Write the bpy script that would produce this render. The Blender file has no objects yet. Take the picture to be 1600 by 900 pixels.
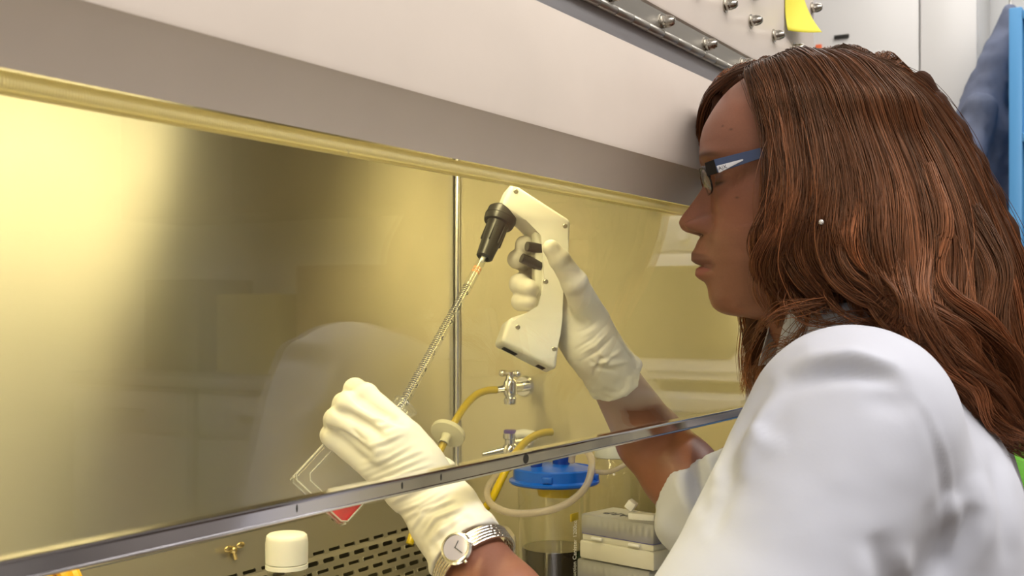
import bpy, bmesh, math, random
import numpy as np
from mathutils import Vector, Matrix
random.seed(7); rng = np.random.default_rng(7)
SC = bpy.context.scene; COL = SC.collection
PI = math.pi
# ---------------------------------------------------------------- camera
CZ = 1.25                                   # eye height
TH = math.radians(31.2); CS, CC = math.sin(TH), math.cos(TH)
FPX, HY = 1800.0, 485.0                     # focal length and horizon row for a 1600x900 frame
cam_d = bpy.data.cameras.new('camera'); cam = bpy.data.objects.new('camera', cam_d); COL.objects.link(cam)
cam.location = (0, 0, CZ); cam.rotation_euler = (PI/2, 0, -(PI/2 - TH))
cam_d.sensor_width = 36; cam_d.lens = FPX*36/1600; cam_d.shift_y = (HY-450)/1600; cam_d.clip_start = .02
cam_d.dof.use_dof = True; cam_d.dof.focus_distance = 1.06; cam_d.dof.aperture_fstop = 14.0
SC.camera = cam
def P(px, py, d):                           # point seen at (px,py) at depth d (world: x along cabinet, y into it)
    t = (px-800)/FPX*d
    return Vector((d*CC + t*CS, d*CS - t*CC, CZ + (HY-py)/FPX*d))
# ---------------------------------------------------------------- light
SC.view_settings.view_transform = 'Standard'; SC.view_settings.look = 'None'
SC.view_settings.gamma = 1; SC.view_settings.use_curve_mapping = False
SC.view_settings.exposure = -0.35
SC.cycles.max_bounces = 10; SC.cycles.transparent_max_bounces = 24; SC.cycles.glossy_bounces = 6
SC.cycles.caustics_reflective = True
wd = bpy.data.worlds.new('world'); SC.world = wd; wd.use_nodes = True
wd.node_tree.nodes['Background'].inputs[0].default_value = (.9, .93, 1, 1)
wd.node_tree.nodes['Background'].inputs[1].default_value = .10
def area(name, loc, rot, sx, sy, power, col):
    l = bpy.data.lights.new(name, 'AREA'); l.shape = 'RECTANGLE'; l.size = sx; l.size_y = sy; l.energy = power; l.color = col
    o = bpy.data.objects.new(name, l); COL.objects.link(o); o.location = loc; o.rotation_euler = rot
    return o
ROOM = (1, .955, .91)
CEIL = [(.9, -.55), (2.25, -.55), (-.45, -.55), (2.75, .55), (.9, -2.0)]   # ceiling fixture centres; the one over the shelving is added to brighten the wall
for i, (x, y) in enumerate(CEIL):
    area('ceiling_lamp', (x, y, 2.63), (0, 0, 0), 1.15, .5, (25, 20, 22, 6, 5)[i], ROOM)
LAMPC = (1, .84, .41)
# the two tubes inside the cabinet, up behind the header
area('cabinet_lamp', (.42, .60, CZ+.235), (math.radians(28), 0, 0), 1.40, .05, 7.2, LAMPC)
# ---------------------------------------------------------------- helpers
def N(m): return m.node_tree.nodes, m.node_tree.links
def mat(name, col, rough=.5, metal=0, bump=0, bscale=80, bstretch=(1,1,1), var=0, vscale=6, spec=.5, sss=0, sssc=None, coat=0, trans=0, aniso=0, emit=None, estr=0, sheen=0, rvar=0):
    m = bpy.data.materials.new(name); m.use_nodes = True
    n, l = N(m); b = n['Principled BSDF']
    b.inputs['Base Color'].default_value = (*col, 1); b.inputs['Roughness'].default_value = rough
    b.inputs['Metallic'].default_value = metal; b.inputs['Specular IOR Level'].default_value = spec
    b.inputs['Coat Weight'].default_value = coat; b.inputs['Transmission Weight'].default_value = trans
    b.inputs['Anisotropic'].default_value = aniso; b.inputs['Sheen Weight'].default_value = sheen
    if sss:
        b.inputs['Subsurface Weight'].default_value = sss; b.inputs['Subsurface Radius'].default_value = sssc or (.6,.25,.12)
        b.inputs['Subsurface Scale'].default_value = .01
    if emit: b.inputs['Emission Color'].default_value = (*emit, 1); b.inputs['Emission Strength'].default_value = estr
    if bump or var or rvar:
        tc = n.new('ShaderNodeTexCoord'); mp = n.new('ShaderNodeMapping'); l.new(tc.outputs['Object'], mp.inputs['Vector'])
        mp.inputs['Scale'].default_value = bstretch
    if bump:
        t = n.new('ShaderNodeTexNoise'); t.inputs['Scale'].default_value = bscale; t.inputs['Detail'].default_value = 4
        l.new(mp.outputs[0], t.inputs['Vector'])
        bp = n.new('ShaderNodeBump'); bp.inputs['Strength'].default_value = bump; bp.inputs['Distance'].default_value = .002
        l.new(t.outputs['Fac'], bp.inputs['Height']); l.new(bp.outputs[0], b.inputs['Normal'])
    if var or rvar:
        t = n.new('ShaderNodeTexNoise'); t.inputs['Scale'].default_value = vscale; t.inputs['Detail'].default_value = 5
        l.new(mp.outputs[0], t.inputs['Vector'])
        if var:
            r = n.new('ShaderNodeValToRGB'); l.new(t.outputs['Fac'], r.inputs[0])
            r.color_ramp.elements[0].position = .3; r.color_ramp.elements[1].position = .7
            r.color_ramp.elements[0].color = (*[c*(1-var) for c in col], 1); r.color_ramp.elements[1].color = (*[min(1, c*(1+var)) for c in col], 1)
            l.new(r.outputs[0], b.inputs['Base Color'])
        if rvar:
            mr = n.new('ShaderNodeMapRange'); mr.inputs['To Min'].default_value = max(0, rough-rvar); mr.inputs['To Max'].default_value = rough+rvar
            l.new(t.outputs['Fac'], mr.inputs['Value']); l.new(mr.outputs[0], b.inputs['Roughness'])
    return m
def clear(name, tint=(1,1,1), ior=1.5, rough=0.0, haze=0, hazecol=(.8,.8,.8), dirt=0):
    """thin clear pane or plastic wall: fresnel mirror over see-through"""
    m = bpy.data.materials.new(name); m.use_nodes = True
    n, l = N(m); n.remove(n['Principled BSDF']); out = n['Material Output']
    tr = n.new('ShaderNodeBsdfTransparent'); tr.inputs[0].default_value = (*tint, 1)
    gl = n.new('ShaderNodeBsdfGlossy'); gl.inputs['Roughness'].default_value = rough; gl.inputs[0].default_value = (1,1,1,1)
    fr = n.new('ShaderNodeFresnel'); ge = n.new('ShaderNodeNewGeometry'); mr = n.new('ShaderNodeMapRange')
    mr.inputs['To Min'].default_value = ior; mr.inputs['To Max'].default_value = 1/ior
    l.new(ge.outputs['Backfacing'], mr.inputs['Value']); l.new(mr.outputs[0], fr.inputs['IOR'])
    mx = n.new('ShaderNodeMixShader'); l.new(fr.outputs[0], mx.inputs[0]); l.new(tr.outputs[0], mx.inputs[1]); l.new(gl.outputs[0], mx.inputs[2])
    last = mx
    if haze or dirt:
        df = n.new('ShaderNodeBsdfDiffuse'); df.inputs[0].default_value = (*hazecol, 1)
        m2 = n.new('ShaderNodeMixShader'); m2.inputs[0].default_value = haze
        if dirt:
            tc = n.new('ShaderNodeTexCoord'); t = n.new('ShaderNodeTexNoise'); t.inputs['Scale'].default_value = 55; t.inputs['Detail'].default_value = 6
            t.inputs['Roughness'].default_value = .65
            l.new(tc.outputs['Object'], t.inputs['Vector']); r = n.new('ShaderNodeMapRange')
            r.inputs['From Min'].default_value = .745; r.inputs['From Max'].default_value = .77; r.inputs['To Min'].default_value = haze; r.inputs['To Max'].default_value = dirt
            l.new(t.outputs['Fac'], r.inputs['Value']); l.new(r.outputs[0], m2.inputs[0])
        l.new(mx.outputs[0], m2.inputs[1]); l.new(df.outputs[0], m2.inputs[2]); last = m2
    l.new(last.outputs[0], out.inputs['Surface'])
    return m
class MB:
    def __init__(s): s.b = bmesh.new()
    def box(s, x0, x1, y0, y1, z0, z1, bev=0, mtx=None, seg=2):
        r = bmesh.ops.create_cube(s.b, size=1); v = r['verts']
        for q in v: q.co = Vector((x0+(q.co.x+.5)*(x1-x0), y0+(q.co.y+.5)*(y1-y0), z0+(q.co.z+.5)*(z1-z0)))
        if bev:
            ed = list({e for q in v for e in q.link_edges})
            rr = bmesh.ops.bevel(s.b, geom=ed, offset=bev, segments=seg, affect='EDGES', profile=.5); v = list({q for f in rr['faces'] for q in f.verts} | {q for q in v if q.is_valid})
        if mtx: bmesh.ops.transform(s.b, matrix=mtx, verts=v)
        return s
    def lathe(s, prof, n=40, mtx=None):
        """prof: (r,z) pairs; r=0 closes the end"""
        rings = []; M = mtx or Matrix()
        for r, z in prof:
            if r <= 1e-7: rings.append([s.b.verts.new(M @ Vector((0,0,z)))])
            else: rings.append([s.b.verts.new(M @ Vector((r*math.cos(2*PI*i/n), r*math.sin(2*PI*i/n), z))) for i in range(n)])
        for a, c in zip(rings, rings[1:]):
            for i in range(n):
                j = (i+1) % n
                if len(a) == 1 and len(c) == 1: continue
                if len(a) == 1: s.b.faces.new((a[0], c[i], c[j]))
                elif len(c) == 1: s.b.faces.new((a[i], c[0], a[j]))
                else: s.b.faces.new((a[i], c[i], c[j], a[j]))
        return s
    def tube(s, pts, r, n=12, smooth=6, cap=True):
        pts = [Vector(p) for p in pts]
        if smooth and len(pts) > 2: pts, r = spline(pts, smooth, r)
        rs = r if isinstance(r, (list, tuple, np.ndarray)) else [r]*len(pts)
        T = [(pts[min(i+1, len(pts)-1)]-pts[max(i-1, 0)]).normalized() for i in range(len(pts))]
        a = T[0].orthogonal().normalized(); rings = []
        for i, p in enumerate(pts):
            a = (a - T[i]*a.dot(T[i])).normalized(); b = T[i].cross(a)
            rings.append([s.b.verts.new(p + (a*math.cos(2*PI*k/n)+b*math.sin(2*PI*k/n))*rs[i]) for k in range(n)])
        for x, y in zip(rings, rings[1:]):
            for k in range(n): s.b.faces.new((x[k], y[k], y[(k+1)%n], x[(k+1)%n]))
        if cap: s.b.faces.new(rings[0]); s.b.faces.new(rings[-1][::-1])
        return s
    def prism(s, poly, h0, h1, mtx=None, bev=0, seg=3):
        """poly in xy, extruded along z"""
        M = mtx or Matrix()
        lo = [s.b.verts.new((x, y, h0)) for x, y in poly]; hi = [s.b.verts.new((x, y, h1)) for x, y in poly]
        fs = [s.b.faces.new(lo[::-1]), s.b.faces.new(hi)]
        for i in range(len(poly)):
            j = (i+1) % len(poly); fs.append(s.b.faces.new((lo[i], lo[j], hi[j], hi[i])))
        v = lo+hi
        if bev:
            ed = list({e for q in v for e in q.link_edges})
            rr = bmesh.ops.bevel(s.b, geom=ed, offset=bev, segments=seg, affect='EDGES', profile=.5); v = list({q for f in rr['faces'] for q in f.verts} | {q for q in v if q.is_valid})
        bmesh.ops.transform(s.b, matrix=M, verts=v)
        return s
    def ball(s, c, r, sc=(1,1,1), seg=16, mtx=None):
        r_ = bmesh.ops.create_uvsphere(s.b, u_segments=seg, v_segments=max(6, seg//2), radius=r)
        M = Matrix.Translation(Vector(c)) @ Matrix.Diagonal((*sc, 1))
        if mtx: M = mtx @ M
        bmesh.ops.transform(s.b, matrix=M, verts=r_['verts']); return s
    def build(s, name, m, parent=None, smooth=35):
        bmesh.ops.recalc_face_normals(s.b, faces=s.b.faces)
        me = bpy.data.meshes.new(name); s.b.to_mesh(me); s.b.free()
        return link(name, me, m, parent, smooth)
def link(name, me, m, parent=None, smooth=35):
    for q in (m if isinstance(m, (list, tuple)) else [m]): me.materials.append(q)
    o = bpy.data.objects.new(name, me); COL.objects.link(o)
    if smooth:
        me.polygons.foreach_set('use_smooth', [True]*len(me.polygons))
        if smooth < 180 and len(me.polygons) < 60000:
            bm = bmesh.new(); bm.from_mesh(me); lim = math.radians(smooth)
            for e in bm.edges:
                if len(e.link_faces) == 2 and e.calc_face_angle(0) > lim: e.smooth = False
            bm.to_mesh(me); bm.free()
    if parent: o.parent = parent; o.matrix_parent_inverse = parent.matrix_basis.inverted()
    return o
def spline(pts, k, r=None):
    out = []; ro = []; n = len(pts); rs = r if isinstance(r, (list, tuple)) else None
    for i in range(n-1):
        p0 = pts[max(i-1,0)]; p1 = pts[i]; p2 = pts[i+1]; p3 = pts[min(i+2,n-1)]
        for j in range(k):
            t = j/k; out.append(.5*((2*p1)+(p2-p0)*t+(2*p0-5*p1+4*p2-p3)*t*t+(3*p1-p0-3*p2+p3)*t**3))
            if rs: ro.append(rs[i]*(1-t)+rs[i+1]*t)
    out.append(pts[-1])
    if rs: ro.append(rs[-1])
    return out, (ro if rs else r)
def tag(o, label, cat, group=None):
    o['label'] = label; o['category'] = cat
    if group: o['group'] = group
    return o
def thing(name, label, cat, loc=(0,0,0), rotz=0, group=None):
    o = bpy.data.objects.new(name, None); COL.objects.link(o); o.empty_display_size = .05
    o.location = loc; o.rotation_euler = (0,0,rotz); bpy.context.view_layer.update()
    return tag(o, label, cat, group)
def struct(name, mb, m, smooth=30): 
    o = mb.build(name, m, None, smooth); o['kind'] = 'structure'; return o
def local(o):       # part meshes given in the thing's own frame
    o.matrix_parent_inverse = Matrix(); return o
def frame_to(z, x, org):
    z = Vector(z).normalized(); x = Vector(x); x = (x-z*x.dot(z)).normalized(); y = z.cross(x)
    M = Matrix((x, y, z)).transposed().to_4x4(); M.translation = Vector(org); return M
def text_mesh(body, size, mtx, m, name, parent, depth=.0002):
    c = bpy.data.curves.new(name, 'FONT'); c.body = body; c.size = size; c.extrude = depth; c.align_x = 'CENTER'; c.align_y = 'CENTER'
    t = bpy.data.objects.new('t', c); COL.objects.link(t); bpy.context.view_layer.update()
    me = bpy.data.meshes.new_from_object(t.evaluated_get(bpy.context.evaluated_depsgraph_get()))
    bpy.data.objects.remove(t); me.transform(mtx); me.name = name
    return link(name, me, m, parent, 0)
# ---------------------------------------------------------------- materials
def steel(name, col=(.62,.60,.55), rough=.3, stretch=(1,1,1), grain='X', an=.75):
    m = mat(name, col, rough, 1)
    n, l = N(m); b = n['Principled BSDF']; tc = n.new('ShaderNodeTexCoord')
    mp = n.new('ShaderNodeMapping'); l.new(tc.outputs['Object'], mp.inputs[0]); mp.inputs['Scale'].default_value = stretch
    t = n.new('ShaderNodeTexNoise'); t.inputs['Scale'].default_value = 60; t.inputs['Detail'].default_value = 5; l.new(mp.outputs[0], t.inputs['Vector'])
    bp = n.new('ShaderNodeBump'); bp.inputs['Strength'].default_value = .06; bp.inputs['Distance'].default_value = .001
    l.new(t.outputs['Fac'], bp.inputs['Height']); l.new(bp.outputs[0], b.inputs['Normal'])
    t2 = n.new('ShaderNodeTexNoise'); t2.inputs['Scale'].default_value = 5; t2.inputs['Detail'].default_value = 6; l.new(tc.outputs['Object'], t2.inputs['Vector'])
    mr = n.new('ShaderNodeMapRange'); mr.inputs['To Min'].default_value = rough-.05; mr.inputs['To Max'].default_value = rough+.06
    l.new(t2.outputs['Fac'], mr.inputs['Value']); l.new(mr.outputs[0], b.inputs['Roughness'])
    if an:
        b.inputs['Anisotropic'].default_value = an
        cx = n.new('ShaderNodeCombineXYZ'); cx.inputs[{'X':0,'Y':1,'Z':2}[grain]].default_value = 1
        l.new(cx.outputs[0], b.inputs['Tangent'])
    return m
M_back = steel('brushed_steel_back', (.67,.64,.54), .36, (.6,1,14), 'Z', .96)
M_side = steel('brushed_steel_side', (.68,.63,.47), .32, (1,.6,14), 'Z', .9)
M_steel = steel('steel', (.55,.54,.52), .3, an=0)
M_grille = mat('grille_steel', (.50,.48,.42), .42, .9, bump=.05, bscale=300, rvar=.06)
M_chrome = mat('polished_metal', (.80,.80,.82), .12, 1, rvar=.04, vscale=30)
M_rail = mat('sash_rail', (.52,.50,.53), .11, 1, bump=.012, bscale=30, bstretch=(.25,1,1), rvar=.03)
M_paint = mat('beige_enamel', (.80,.71,.63), .34, 0, bump=.03, bscale=60, var=.035, vscale=9)
M_strip = mat('strip_steel', (.45,.44,.46), .4, 1, bump=.06, bscale=200, bstretch=(.1,1,1), rvar=.08)
M_hinge = mat('hinge_metal', (.42,.40,.36), .42, .9, rvar=.08)
M_nut = mat('nut_metal', (.50,.47,.42), .27, 1, rvar=.08, vscale=200)
M_black = mat('black_plastic', (.022,.021,.018), .32, 0, bump=.02)
M_dark = mat('dark_recess', (.02,.018,.014), .7)
M_ivory = mat('ivory_plastic', (.80,.79,.72), .28, 0, bump=.01, sss=.05)
M_white = mat('white_plastic', (.82,.82,.80), .38, 0, bump=.01)
M_glass = clear('sash_glass', (.985,.99,.975), 1.5, 0.0, haze=.006, hazecol=(.8,.8,.75), dirt=.25)
M_wall = mat('white_wall', (.74,.73,.71), .6, 0, bump=.04, bscale=120)
M_ceil = mat('ceiling_tile', (.78,.78,.76), .8, 0, bump=.2, bscale=200)
M_floor = mat('vinyl_floor', (.17,.125,.085), .35, 0, var=.12, vscale=30)
# ---------------------------------------------------------------- room
W0, W1, Y0, Y1, ZC = -1.9, 3.62, -3.1, 1.45, 2.75
struct('floor', MB().box(W0, W1, Y0, Y1, -.1, 0), M_floor, 0)
struct('ceiling', MB().box(W0, W1, Y0, Y1, ZC, ZC+.1), M_ceil, 0)
struct('wall_far', MB().box(W1, W1+.1, Y0-.1, Y1+.1, -.1, ZC+.1), M_wall, 0)
struct('wall_near', MB().box(W0-.1, W0, Y0-.1, Y1+.1, -.1, ZC+.1), M_wall, 0)
struct('wall_cabinet_side', MB().box(W0, W1, Y1, Y1+.1, -.1, ZC+.1), M_wall, 0)
struct('wall_aisle_side', MB().box(W0, W1, Y0-.1, Y0, -.1, ZC+.1), M_wall, 0)
M_diff = mat('lamp_diffuser', (.9,.9,.88), .4, emit=(1,.96,.9), estr=3.0)
for i, (x, y) in enumerate(CEIL):
    t = thing('ceiling_light', 'flat fluorescent ceiling panel '+('above the person, between two others in its row', 'toward the far bench above the drying oven end', 'above the near end of the cabinet', 'added above the blue shelving to brighten the far wall', 'in the aisle well behind the person')[i], 'light', (x, y, ZC-.07), 0, 'ceiling panels')
    local(MB().box(-.61,.61,-.31,.31,-.005,.07, .004).box(-.61,.61,-.31,-.29,-.03,.0).box(-.61,.61,.29,.31,-.03,0).box(-.61,-.59,-.31,.31,-.03,0).box(.59,.61,-.31,.31,-.03,0).build('frame', M_white, t))
    local(MB().box(-.585,.585,-.285,.285,-.02,-.008, .003).build('diffuser', M_diff, t))
# ---------------------------------------------------------------- the cabinet
HW0, HW1 = -.40, 1.50        # outer width
IW0, IW1 = -.34, 1.365       # inner width
NG, NB = .47, .92            # glass plane, back wall
ZB, ZT, ZF = CZ-.1132, CZ+.109, CZ-.385   # sash rail, top of glass, work surface
NF = .445
cab = thing('biosafety_cabinet', 'large beige enamelled safety cabinet with steel chamber the person works in', 'cabinet', ((HW0+HW1)/2, NF, 0))
MB().box(IW0, IW1, NB, NB+.012, ZF-.02, CZ+.60).build('back_wall', M_back, cab, 0)
MB().box(IW1, IW1+.012, .49, NB+.012, ZF-.02, CZ+.60).build('side_wall', M_side, cab, 0)
MB().box(IW0-.012, IW0, .49, NB+.012, ZF-.02, CZ+.60).build('side_wall', M_side, cab, 0)
MB().tube([(IW1-.003, NB-.004, ZF+.12), (IW1-.003, NB-.004, CZ+.55)], .0035, smooth=0).build('corner_seam', M_chrome, cab)
# work surface with raised front lip
MB().box(IW0, IW1, .40, NB, ZF-.02, ZF, .003).box(IW0, IW1, .365, .40, ZF-.02, ZF+.012, .004).build('work_surface', M_steel, cab)
MB().box(HW0, HW1, .36, NB+.05, ZF-.16, ZF-.021, .006).build('base', M_paint, cab)
for x in (HW0+.02, HW1-.08):
    for y in (.40, .86): MB().box(x, x+.06, y, y+.06, 0, ZF-.161, .002).build('leg', M_paint, cab)
# outer shell
b = MB(); b.box(HW1-.02, HW1, NG+.01, NB+.05, ZF-.02, CZ+.95, .003).box(HW0, HW0+.02, NG+.01, NB+.05, ZF-.02, CZ+.95, .003)
b.box(HW0+.02, HW1-.02, NB+.035, NB+.05, ZF-.02, CZ+.95).box(HW0, HW1, NF+.02, NB+.05, CZ+.95, CZ+.97)
b.box(HW0+.02, IW0-.013, NG+.012, NG+.02, ZF-.02, CZ+.2).box(IW1+.013, HW1-.02, NG+.012, NG+.02, ZF-.02, CZ+.2)
b.build('shell', M_paint, cab)
# header: sloped underside and bright front face, in one folded sheet with rounded fold
prof = [(NG-.002, ZT+.001), (NF+.004, CZ+.1400), (NF+.001, CZ+.1435), (NF, CZ+.1475), (NF, CZ+.2395), (NF+.003, CZ+.2405), (NF+.02, CZ+.2405), (NF+.02, CZ+.15), (NG+.008, ZT+.004)]
b = MB(); b.prism(prof, HW0, HW1, Matrix(((0,0,1,0),(1,0,0,0),(0,1,0,0),(0,0,0,1)))); b.build('header_panel', M_paint, cab, 25)
MB().box(HW0, HW1, NF+.003, NF+.02, CZ+.2410, CZ+.285).build('hinge_strip', M_strip, cab, 0)
b = MB(); x = HW0+.001
while x < HW1-.03: b.lathe([(0,0),(.0038,0),(.0042,.001),(.0042,.0315),(.0038,.0325),(0,.0325)], 14, Matrix.Translation((x, NF-.0005, CZ+.262)) @ Matrix.Rotation(PI/2, 4, 'Y')); x += .0335
b.box(HW0, HW1, NF+.001, NF+.003, CZ+.2635, CZ+.284); b.build('hinge', M_hinge, cab)
b = MB(); b.box(HW0, HW1, NF-.001, NF+.02, CZ+.2855, CZ+.70, .0035); b.box(HW0, HW1, NF-.002, NF+.02, CZ+.705, CZ+.95, .0035); b.build('access_panel', M_paint, cab)
# acorn nuts
def nut_mb(x, z, y):
    M = Matrix.Translation((x, y, z)) @ Matrix.Rotation(PI/2, 4, 'X')
    b = MB(); b.prism([(.0066*math.cos(PI/3*k+.3), .0066*math.sin(PI/3*k+.3)) for k in range(6)], 0, .006, M, .0005, 1)
    b.lathe([(.0062,.0058),(.0058,.0075),(.0050,.0105),(.0032,.0130),(0,.0138)], 18, M)
    b.lathe([(0,-.0008),(.0078,-.0008),(.0078,.0006),(0,.0006)], 20, M); return b
nuts = [(.681+.11*k, CZ+.274, NF+.0005) for k in range(6)] + [(.854+.08*k, CZ+.327, NF-.0015) for k in range(8)] + [(1.488, CZ+.394+.08*k, NF-.0015) for k in range(2)]
for x, z, y in nuts: nut_mb(x, z, y).build('nut', M_nut, cab)
MB().ball((1.262, NF-.012, CZ+.372), .017, (1.3,.8,.9), 20).lathe([(0,0),(.02,0),(.02,.004),(0,.004)], 24, Matrix.Translation((1.262, NF-.001, CZ+.372)) @ Matrix.Rotation(PI/2,4,'X')).build('knob', clear('clear_knob', (.9,.9,.9), 1.5, .05), cab)
# ribbed translucent lip under the header
b = MB(); xs = np.arange(.20, 1.36, .00025); pr = None
for i, x in enumerate(xs):
    d = .0011*math.sin(2*PI*x/.00180)
    ring = [b.b.verts.new((x, NG+.002-d, ZT-.0070)), b.b.verts.new((x, NG+.0015-d, ZT-.004)), b.b.verts.new((x, NG+.003-d, ZT+.001)), b.b.verts.new((x, NG+.010, ZT+.002)), b.b.verts.new((x, NG+.010, ZT-.0075))]
    if pr:
        for k in range(5): b.b.faces.new((pr[k], ring[k], ring[(k+1)%5], pr[(k+1)%5]))
    pr = ring
M_lip = mat('ribbed_lip', (.85,.80,.58), .3)
n_, l_ = N(M_lip); tl = n_.new('ShaderNodeBsdfTranslucent'); tl.inputs[0].default_value = (.95,.90,.68,1); mx_ = n_.new('ShaderNodeMixShader'); mx_.inputs[0].default_value = .62
l_.new(n_['Principled BSDF'].outputs[0], mx_.inputs[1]); l_.new(tl.outputs[0], mx_.inputs[2]); l_.new(mx_.outputs[0], n_['Material Output'].inputs[0])
b.build('ribbed_lip', M_lip, cab, 180)
MB().tube([(.10, NG+.008, ZT-.0080), (1.36, NG+.008, ZT-.0080)], .0014, smooth=0).build('seal', M_lip, cab)
# lamp housing behind the header
MB().box(IW0, IW1, .50, .70, CZ+.262, CZ+.30, .004).box(IW0, IW1, .492, .50, CZ+.150, CZ+.30).build('lamp_housing', mat('lamp_housing', (.75,.73,.66), .4), cab)
M_tube = mat('lamp_tube', (.9,.88,.8), .3, emit=(1,.87,.5), estr=9)
for y in (.575, .625): MB().tube([(-.28, y, CZ+.247), (1.12, y, CZ+.247)], .008, 16, 0).build('lamp_tube', M_tube, cab)
MB().box(IW0, IW1, .70, NB, CZ+.50, CZ+.51).build('supply_filter', mat('filter_screen', (.7,.7,.66), .5, bump=.6, bscale=500), cab)
# glass sash and its rail
sash = thing('sash', 'clear sliding glass sash with polished metal bottom rail in front of the steel chamber', 'window', (.5, NG, ZB))
MB().box(IW0, IW1+.01, NG, NG+.0045, ZB+.001, ZT-.0005).build('glass', M_glass, sash, 0)
b = MB(); b.box(IW0, IW1+.012, NG-.004, NG+.007, ZB-.0112, ZB-.0002, .0020, seg=3); b.build('rail', M_rail, sash, 12)
b = MB(); b.box(IW0, IW1, NG-.0050, NG-.0039, ZB-.0112, ZB-.0095, .0004); b.build('rail_lip', M_chrome, sash)
for px, py, w in ((815,712,.009),(682,741,.002),(621,752,.0022),(456,783,.0016)):
    q = P(px, py, 1); t = NG/(q.y); x = q.x*t
    MB().ball((x, NG-.0040, ZB-.005), .005, (w/.01, .06, .5 if w < .005 else .8), 14).build('dent', M_dark, sash)
# slotted return-air grille along the foot of the back wall
g = MB(); GZ0, GZ1, GY0, GY1 = ZF+.006, CZ-.2445, NB-.055, NB-.012
gw0, gw1 = .50, 1.350
def gp(x, v, off=0):           # v 0 bottom..1 top on the leaning sheet
    return Vector((x, GY0+(GY1-GY0)*v, GZ0+(GZ1-GZ0)*v)) + Vector((0, -(GZ1-GZ0), (GY1-GY0))).normalized()*off
L = math.hypot(GY1-GY0, GZ1-GZ0); nrows = 8; pit = .0285; sl = .0205; sh = .0052
vt = [.155+.078*r for r in range(nrows)]     # slot centre heights
ys = [0.0]
for v in vt: ys += [v-sh/2/L, v+sh/2/L]
ys += [1.0]
def strip(xa, xb, va, vb):
    g.b.faces.new([g.b.verts.new(gp(*p)) for p in ((xa,va),(xb,va),(xb,vb),(xa,vb))])
slots = []
for i in range(len(ys)-1):
    if i % 2 == 0: strip(gw0, gw1, ys[i], ys[i+1])
    else:
        r = i//2; x = gw0+.03+(pit/2 if r % 2 else 0); last = gw0
        while x+sl < gw1-.02:
            strip(last, x, ys[i], ys[i+1]); slots.append((x, ys[i], ys[i+1]))
            # rounded ends
            vc = (ys[i]+ys[i+1])/2; hv = (ys[i+1]-ys[i])/2; rr = sh/2
            for sx, d in ((x, 1), (x+sl, -1)):
                for sg in (1, -1):
                    corner = g.b.verts.new(gp(sx, vc+sg*hv)); arc = [g.b.verts.new(gp(sx+d*rr*(1-math.sin(a)), vc+sg*hv*math.cos(a))) for a in [PI/2*k/4 for k in range(5)]]
                    for k in range(4): g.b.faces.new((corner, arc[k], arc[k+1]))
            last = x+sl; x += pit
        strip(last, gw1, ys[i], ys[i+1])
bmesh.ops.remove_doubles(g.b, verts=g.b.verts, dist=1e-6)
og = g.build('return_grille', M_grille, cab, 0)
sm = og.modifiers.new('thickness', 'SOLIDIFY'); sm.thickness = .0016; sm.offset = 0
MB().box(gw0, gw1, GY1-.001, GY1+.012, GZ1-.002, GZ1+.0015, .0006).box(gw0-.003, gw0, GY0, GY1+.01, GZ0, GZ1, .0006).box(gw0, gw1, GY0-.010, GY0+.002, GZ0-.004, GZ0+.014, .0015).build('grille_frame', M_steel, cab)
MB().box(gw0, gw1, NB-.004, NB-.002, ZF, GZ1).build('grille_cavity', mat('cavity', (.13,.12,.08), .6), cab, 0)
# brass wing bolt on the grille sheet
q = P(360, 838, 1.35); wy = gp(0, .9); x = q.x/q.y*wy.y
b = MB(); c = gp(.0+x, .89, .004)
b.ball(c, .0045, (1,1,1), 14).ball(c+Vector((-.009,-.002,.003)), .006, (1,.35,.6), 14).ball(c+Vector((.009,-.002,.004)), .006, (1,.35,.6), 14).tube([c, c+Vector((0,-.004,-.010))], .0022, smooth=0)
b.build('wing_bolt', mat('brass', (.62,.50,.25), .3, 1), cab)
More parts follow.
